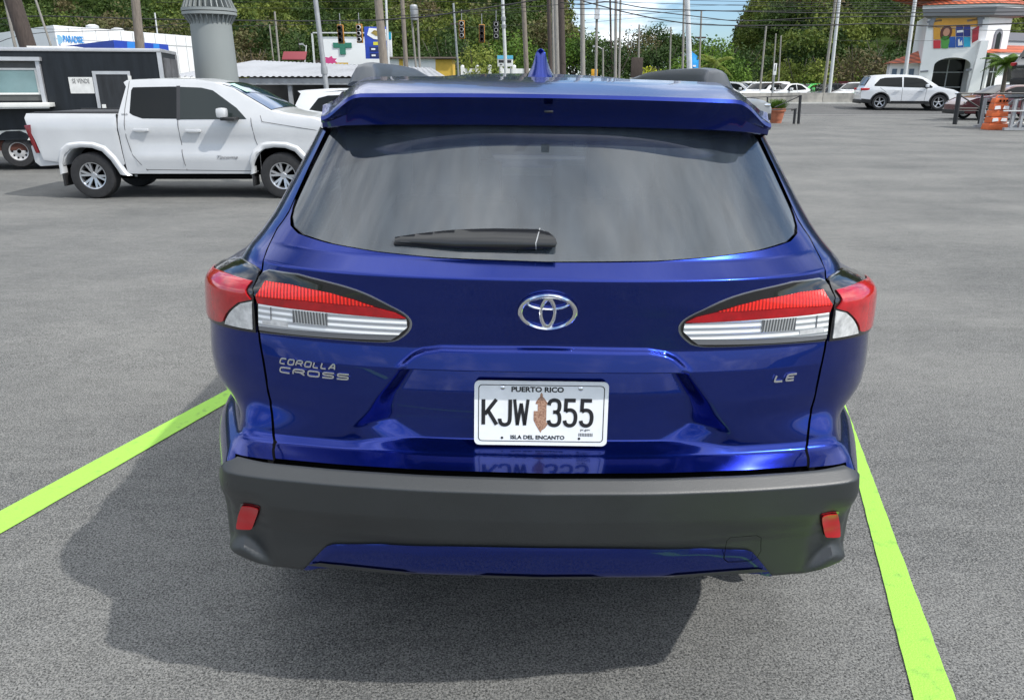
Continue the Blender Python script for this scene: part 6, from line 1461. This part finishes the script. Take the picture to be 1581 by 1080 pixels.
    pa('band',[(1421,109.5),(1433,108.5),(1433,111),(1421,112)],M_wallg,.003,.05); pa('band',[(1491,107),(1500,106),(1500,109),(1491,110)],M_wallg,.003,.05)
    b=MB(); b.prism([(-.1,-.1),(.65,-.1),(.35,4.1),(-.1,4.1)],.002,.7,fA); b.build('buttress',M_wall,t)
    # small arched window, glazing on the right face
    b=MB(); uu=1.15; b.prism([(uu-.38,zt-2.4),(uu-.38,zt-1.3)]+[(uu+.38*math.cos(R(180-180*k/10)),zt-1.3+.38*math.sin(R(180-180*k/10))) for k in range(1,10)]+[(uu+.38,zt-1.3),(uu+.38,zt-2.4)],.003,.08,fB); b.build('window_surround',M_wallg,t)
    b=MB(); b.prism([(uu-.22,zt-2.3),(uu-.22,zt-1.3),(uu,zt-1.1),(uu+.22,zt-1.3),(uu+.22,zt-2.3)],.082,.10,fB); b.build('arched_window',M_glassd,t)
    b=MB(); b.prism([(.2,zt-5),(.2,zt-2.7),(1.5,zt-2.7),(1.5,zt-5)],.003,.04,fB); b.build('pale_blue_glazing',mat('pale_blue',(.35,.45,.48),.2,coat=.5),t)
    # roof
    TILE=tilemat(); EV=M_wallg
    o=.5; 
    def ring(off,z): # outline around the tower
        p1=Vector((0,0))+nA*off+nB*off*.6; p0=d*(LA+off)+nA*off; p2=e*(2.3+off*3)+nB*off; p3=e*(2.3+off*3)-nB*7; p4=d*(LA+off-2.6)-nA*7
        return [(p.x,p.y,z) for p in (p0,p1,p2,p3,p4)]
    r0=ring(.35,zt-.12); r1=ring(o,zt+.35); r2=ring(o,zt+.55); r2b=ring(o+.12,zt+.58); r3=ring(-3.5,zt+2.2); n=5
    def skirt(nm,a,c,m): mesh(nm,a+c,[(i,(i+1)%n,n+(i+1)%n,n+i) for i in range(n)],m,t)
    skirt('soffit',ring(.02,zt-.25),r0,EV); skirt('eave_band',r0,r1,EV); skirt('fascia',r1,r2,M_wall); skirt('tiled_roof',r2b,r3,TILE); mesh('roof_cap',r3,[tuple(range(n))],TILE,t); mesh('roof_underside',ring(o+.11,zt+.56),[tuple(range(n))],EV,t)  # grey band slopes out from the soffit to the white fascia
    # wing with its own tiled roof, right; small wing left
    zw=at(1545,92,55)[1]; zr=at(1560,68,57)[1]
    b=MB(); b.prism([(-.05,-.1),(-.05,zw),(12,zw),(12,-.1)],.4,.6,fB); wl=b.build('wing_wall',M_wall,t); b=MB(); b.prism([(-.05,0),(-.05,.75),(12,.75),(12,0)],.601,.62,fB); b.build('wing_base_band',M_wallg,t)
    b=MB(); b.prism([(-.1,zw),(-.1,zw+.42),(12,zw+.42),(12,zw)],.6,1.3,fB); b.build('wing_fascia',M_wall,t)
    V=[fB(-.2,zw+.43,1.4),fB(12,zw+.43,1.4),fB(12,zr,-1.6),fB(1.8,zr,-1.6),fB(-.2,zw+.43,-1.6)]; mesh('wing_tiled_roof',V,[(0,1,2,3),(0,3,4)],TILE,t)
    b=MB(); b.prism([(.1,.2),(.1,2.9),(.8,2.9),(.8,.2)],.63,.66,fB); b.build('wing_window',M_glassd,t); b=MB(); b.prism([(2.0,1.5),(2.0,2.6),(2.5,2.6),(2.5,1.5)],.63,.66,fB); b.build('wing_window',M_glassd,t)
    b=MB(); b.prism([(.42,.2),(.42,2.9),(.47,2.9),(.47,.2)],.661,.68,fB); b.prism([(.1,2.1),(.1,2.16),(.8,2.16),(.8,2.1)],.661,.682,fB); b.build('window_bars',M_wh,t)
    zl=A(1412,98)[1]; b=MB(); b.prism([(LA,-.1),(LA,zl),(LA+1.9,zl),(LA+1.9,-.1)],-3,-.5,fA); b.build('left_wing',M_wall,t)
    for k in range(3): b=MB(); b.prism([(LA+.3+k*.55,1.2),(LA+.3+k*.55,zl-.35),(LA+.62+k*.55,zl-.35),(LA+.62+k*.55,1.2)],-.499,-.46,fA); b.build('left_window',mat('blue_grey_glass',(.10,.14,.20),.15,coat=.5) if not bpy.data.materials.get('blue_grey_glass') else bpy.data.materials['blue_grey_glass'],t)
    V=[fA(LA,zl+.02,.1),fA(LA+2.2,zl+.02,.1),fA(LA+2.2,zl+.02,-2.8),fA(LA,zl+.9,-2.8)]; mesh('left_tiled_roof',V,[(0,1,2),(0,2,3)],TILE,t)
def tilemat():
    m=mat('clay_tile',(.55,.12,.045),.7,var=.2,vscale=3); tr=m.node_tree; b=tr.nodes['Principled BSDF']; w=tr.nodes.new('ShaderNodeTexWave'); w.bands_direction='X'; w.inputs['Scale'].default_value=.95; c=tr.nodes.new('ShaderNodeTexCoord'); tr.links.new(c.outputs['Object'],w.inputs['Vector'])
    w2=tr.nodes.new('ShaderNodeTexWave'); w2.bands_direction='Z'; w2.inputs['Scale'].default_value=1.3; tr.links.new(c.outputs['Object'],w2.inputs['Vector'])
    src=b.inputs['Base Color'].links[0].from_socket; r=tr.nodes.new('ShaderNodeMapRange'); r.inputs[3].default_value=.45; r.inputs[4].default_value=1.25; tr.links.new(w.outputs['Fac'],r.inputs[0]); r2=tr.nodes.new('ShaderNodeMapRange'); r2.inputs[3].default_value=.7; r2.inputs[4].default_value=1.15; tr.links.new(w2.outputs['Fac'],r2.inputs[0])
    mu=tr.nodes.new('ShaderNodeMath'); mu.operation='MULTIPLY'; tr.links.new(r.outputs[0],mu.inputs[0]); tr.links.new(r2.outputs[0],mu.inputs[1])
    v=tr.nodes.new('ShaderNodeVectorMath'); v.operation='SCALE'; tr.links.new(src,v.inputs[0]); tr.links.new(mu.outputs[0],v.inputs['Scale']); tr.links.new(v.outputs[0],b.inputs['Base Color']); return m
muralb()
x,_=at(1500,140,53); q=[(x-6,51.5,.33),(x+12,51.5,.33),(x+12,55.5,.38),(x-6,55.5,.38)]; tag(mesh('lawn_strip',q,[(0,1,2,3)],mat('lawn',(.10,.16,.04),.95,col2=(.28,.26,.18),vscale=.8)),kind='structure')
# ------------------------------------------------------------------ railings, planter, barricade, ramp
M_blk=mat('black_steel',(.02,.021,.023),.5,var=.2,vscale=6)
def seg(b,p,q,r=.03): b.tube([p,q],r,6)
Y=30.5
def pt3(px,py,Y=Y): x,z=at(px,py,Y); return (x,Y,z)
def rail(label,posts,bars,name='railing',loc=None):
    p0=pt3(posts[0][0],posts[0][1]); zg=gz(p0[0],Y); t=thing(name,label,'railing',(p0[0],Y,zg)); L=lambda p:(p[0]-p0[0],p[1]-Y,p[2]-zg)
    for (px,py,px2,py2,r) in posts: b=MB(); a=L(pt3(px,py)); c=L(pt3(px2,py2)); b.tube([a,(c[0],c[1],min(c[2],0.02))],r,8); b.build('post',M_blk,t,40)
    for (px,py,px2,py2,r) in bars: b=MB(); b.tube([L(pt3(px,py)),L(pt3(px2,py2))],r,6); b.build('bar',M_blk,t,40)
rail('black steel railing beside the terracotta pot',[(1236,147,1233,188,.055),(1185,150,1184,186,.03),(1228,168,1226,188,.05)],[(1236,148,1140,151,.02),(1236,148,1196,166,.02),(1228,168,1140,172,.02),(1230,168,1222,170,.035)])
rail('black steel railing in front of the dark red car',[(1481,144,1474,192,.085),(1517,146,1515,170,.045),(1581,146,1576,192,.06)],[(1480,144,1600,144,.025),(1482,147,1512,166,.028),(1479,167,1600,168,.022),(1479,171,1600,172,.012),(1552,165,1600,143,.025)])
# planter
x,z=at(1198,186,31.5); t=thing('plant_pot','round terracotta plant pot with grass beside the silver SUV','plant pot',(x,31.5,gz(x,31.5))); b=MB(); b.lathe([(0,.0),(.21,0),(.225,.12),(.24,.13),(.29,.42),(.33,.44),(.34,.55),(.30,.56),(.28,.50),(0,.48)],28,'z'); b.build('pot',mat('terracotta',(.38,.13,.07),.8,var=.2,vscale=8),t,40)
rs_=np.random.default_rng(9); n=700; ang=rs_.uniform(0,6.28,n); rad=rs_.random(n)*.26; p=np.stack([np.cos(ang)*rad,np.sin(ang)*rad,np.full(n,.5)],1); tip=p+np.stack([np.cos(ang)*rs_.uniform(.05,.35,n),np.sin(ang)*rs_.uniform(.05,.35,n),rs_.uniform(.12,.42,n)],1); sd=np.stack([-np.sin(ang),np.cos(ang),np.zeros(n)],1)*.012
quadmesh('grass_tuft',np.stack([p-sd,p+sd,tip+sd*.3,tip-sd*.3],1).reshape(-1,3),M_lg,t)
# orange traffic barricade
x,_=at(1535,198,27.2); t=thing('traffic_barricade','orange plastic traffic barricade with white stripes by the steel ramp','barricade',(x,27.2,gz(x,27.2))); OP=mat('orange_plastic',(.62,.13,.035),.5,var=.12,vscale=6); t.rotation_euler=(0,R(0),0)
for k,(z0,z1,w0,w1) in enumerate(((0,.22,.34,.31),(.22,.43,.28,.27),(.43,.64,.29,.27),(.64,.86,.26,.24),(.86,1.04,.24,.20))):
    b=MB(); b.prism([(-w0,z0),(w0,z0),(w1,z1-.015),(-w1,z1-.015)],-.22+k*.025,.22-k*.025,lambda u,v,w:(u,w,v)); b.build('tier',OP,t,bev=.02)
for z in (.27,.66):
    for s in (-1,1): 
        b=MB(); b.prism([(s*.04,z+.02),(s*.24,z),(s*.23,z+.11),(s*.07,z+.12)] if s>0 else [(-.24,z),(-.04,z+.02),(-.07,z+.12),(-.23,z+.11)],-.222,-.20,lambda u,v,w:(u,w,v)); b.build('white_stripe',M_wall,t)
for s in (-.10,.02,.12): b=MB(); b.box(s,s+.05,-.19,-.165,.90,.97); b.build('slot',M_dark,t)
b=MB(); b.tube([(-.14,0,1.03),(-.1,0,1.10),(.1,0,1.10),(.14,0,1.03)],.025,6); b.build('carry_handle',OP,t,40)
# display ramp
x,_=at(1585,196,26.5); t=thing('display_ramp','grey steel display ramp at the right edge','ramp',(x,26.5,gz(x,26.5))); b=MB()
for y in (0,1.6):
    for xx,h in ((-.62,.0),(.10,.0),(2.5,0)): pass
for y in (0,1.7):
    b=MB(); b.box(-.72,3.6,y,y+.12,.02,.10); b.build('base_beam',M_galv,t)
    for xx in (-.55,-.25,.55,1.6,3.0): b=MB(); b.box(xx,xx+.08,y,y+.10,.10,(1.0 if xx<.2 else 1.0-.0*xx)); b.build('upright',M_galv,t)
    b=MB(); b.prism([(-.45,1.0),(3.7,1.0),(3.7,1.12),(.2,1.12),(-.45,.96)],y,y+.12,lambda u,v,w:(u,w,v)); b.build('deck_beam',M_galv,t)
    b=MB(); b.tube([(-.50,y+.05,.1),(.55,y+.05,1.0)],.03,6); b.build('brace',M_galv,t)
b=MB(); b.box(-.9,.2,-.06,-.02,.62,.66); b.build('rod',M_wh,t)
# ================================================================== things in the place
car=blue_car()
pickup()
def paint(name,c,rough=.25,metal=0): return mat(name,c,rough,coat=1,metal=metal,var=.03)
P_white=paint('car_white',(.68,.69,.70)); P_silver=paint('car_silver',(.38,.39,.40),.3,.5); P_red=paint('car_maroon',(.075,.006,.012)); P_black=paint('car_black',(.02,.022,.026)); P_green=paint('car_green',(.10,.50,.12)); P_navy=paint('car_navy',(.03,.05,.09)); P_brred=paint('car_red',(.28,.015,.02))
def place(px,py,Y): x,_=at(px,py,Y); return (x,Y,gz(x,Y) if Y<47 else 0)
# SUV driving on the road: tail at px 1324, near side Y~39.5
x,_=at(1324,165,43); vehicle('suv','white SUV driving along the road in front of the barrier','car',(x+.05,43.4,gz(x,43)),-R(12),suv_spec(P_white,4.83,1.74,.98,.38,True))
x,_=at(1192,180,28); vehicle('suv','silver SUV nosing out from behind the blue car beside the plant pot','car',(x-4.3,29.2,gz(x,29)),0,suv_spec(P_silver,4.4,1.60,.92,.355,True))
x,_=at(433,140,19.2); vehicle('suv','white SUV with dark glass parked behind the pickup and the blue car','car',(x,20.2,-.38),0,suv_spec(P_white,4.7,1.78,.95,.37,False))
x,_=at(1492,180,33.5); vehicle('sedan','dark red car behind the black railing and orange barricade, facing left','car',(x+4.55,34.6,gz(x,34)),math.pi,sedan_spec(P_red,4.6,1.42,.91,.34,.25))
# vehicle shown on the ramp, nose up
x,z=at(1560,140,27); v=vehicle('suv','dark SUV standing on the display ramp, cut by the right edge','car',(x+.75,27.4,1.14+gz(x,27)),0,suv_spec(P_black,4.6,1.66,.93,.37,True),tilt=-R(7))
# far row behind the barrier
row=[(1116,'white SUV leftmost in the far row, beside the small palm',P_white,'s',59,-35),(1146,'dark blue car showing between white cars in the far row',P_navy,'d',64,160),(1152,'tall white SUV behind the dark blue car in the far row',P_white,'s',70,10),(1160,'white car with its dark grille towards the road in the far row',P_white,'s',57,-140),(1190,'white sedan right of the small white sign',P_white,'d',57,-145),(1216,'white car half hidden behind the round tree trunk',P_white,'d',63,-20),(1226,'bright green car in the far row',P_green,'d',58.5,-150),(1254,'black car between the green and red cars',P_black,'d',58,-150),(1290,'red car in the far row beside the double pole',P_brred,'d',58,-160),(1306,'white hatchback right of the red car',P_white,'s',57,-150),(1296,'dark red SUV at the back of the far row',P_red,'s',66,-20),(456,'dark car under the left half of the carport',P_black,'d',33,0),(300,'black SUV under the carport beside the grey column',P_black,'s',34,0),(560,'dark blue car under the right half of the carport',P_navy,'s',34,0)]
for px,lb,pm,k,Y,rz in row:
    x,_=at(px,140,Y); z=-.03 if Y>47 else -.6
    a=R(rz); off=2.2
    vehicle('suv' if k=='s' else 'sedan',lb,'car',(x+1.0-off*math.cos(a)+0*1,Y-off*math.sin(a),z),a,(suv_spec(pm,4.4,1.54,.91,.34,False) if k=='s' else sedan_spec(pm,4.5,1.42,.88,.32)),group='cars parked in the far row' if Y>47 else 'cars under the carport')
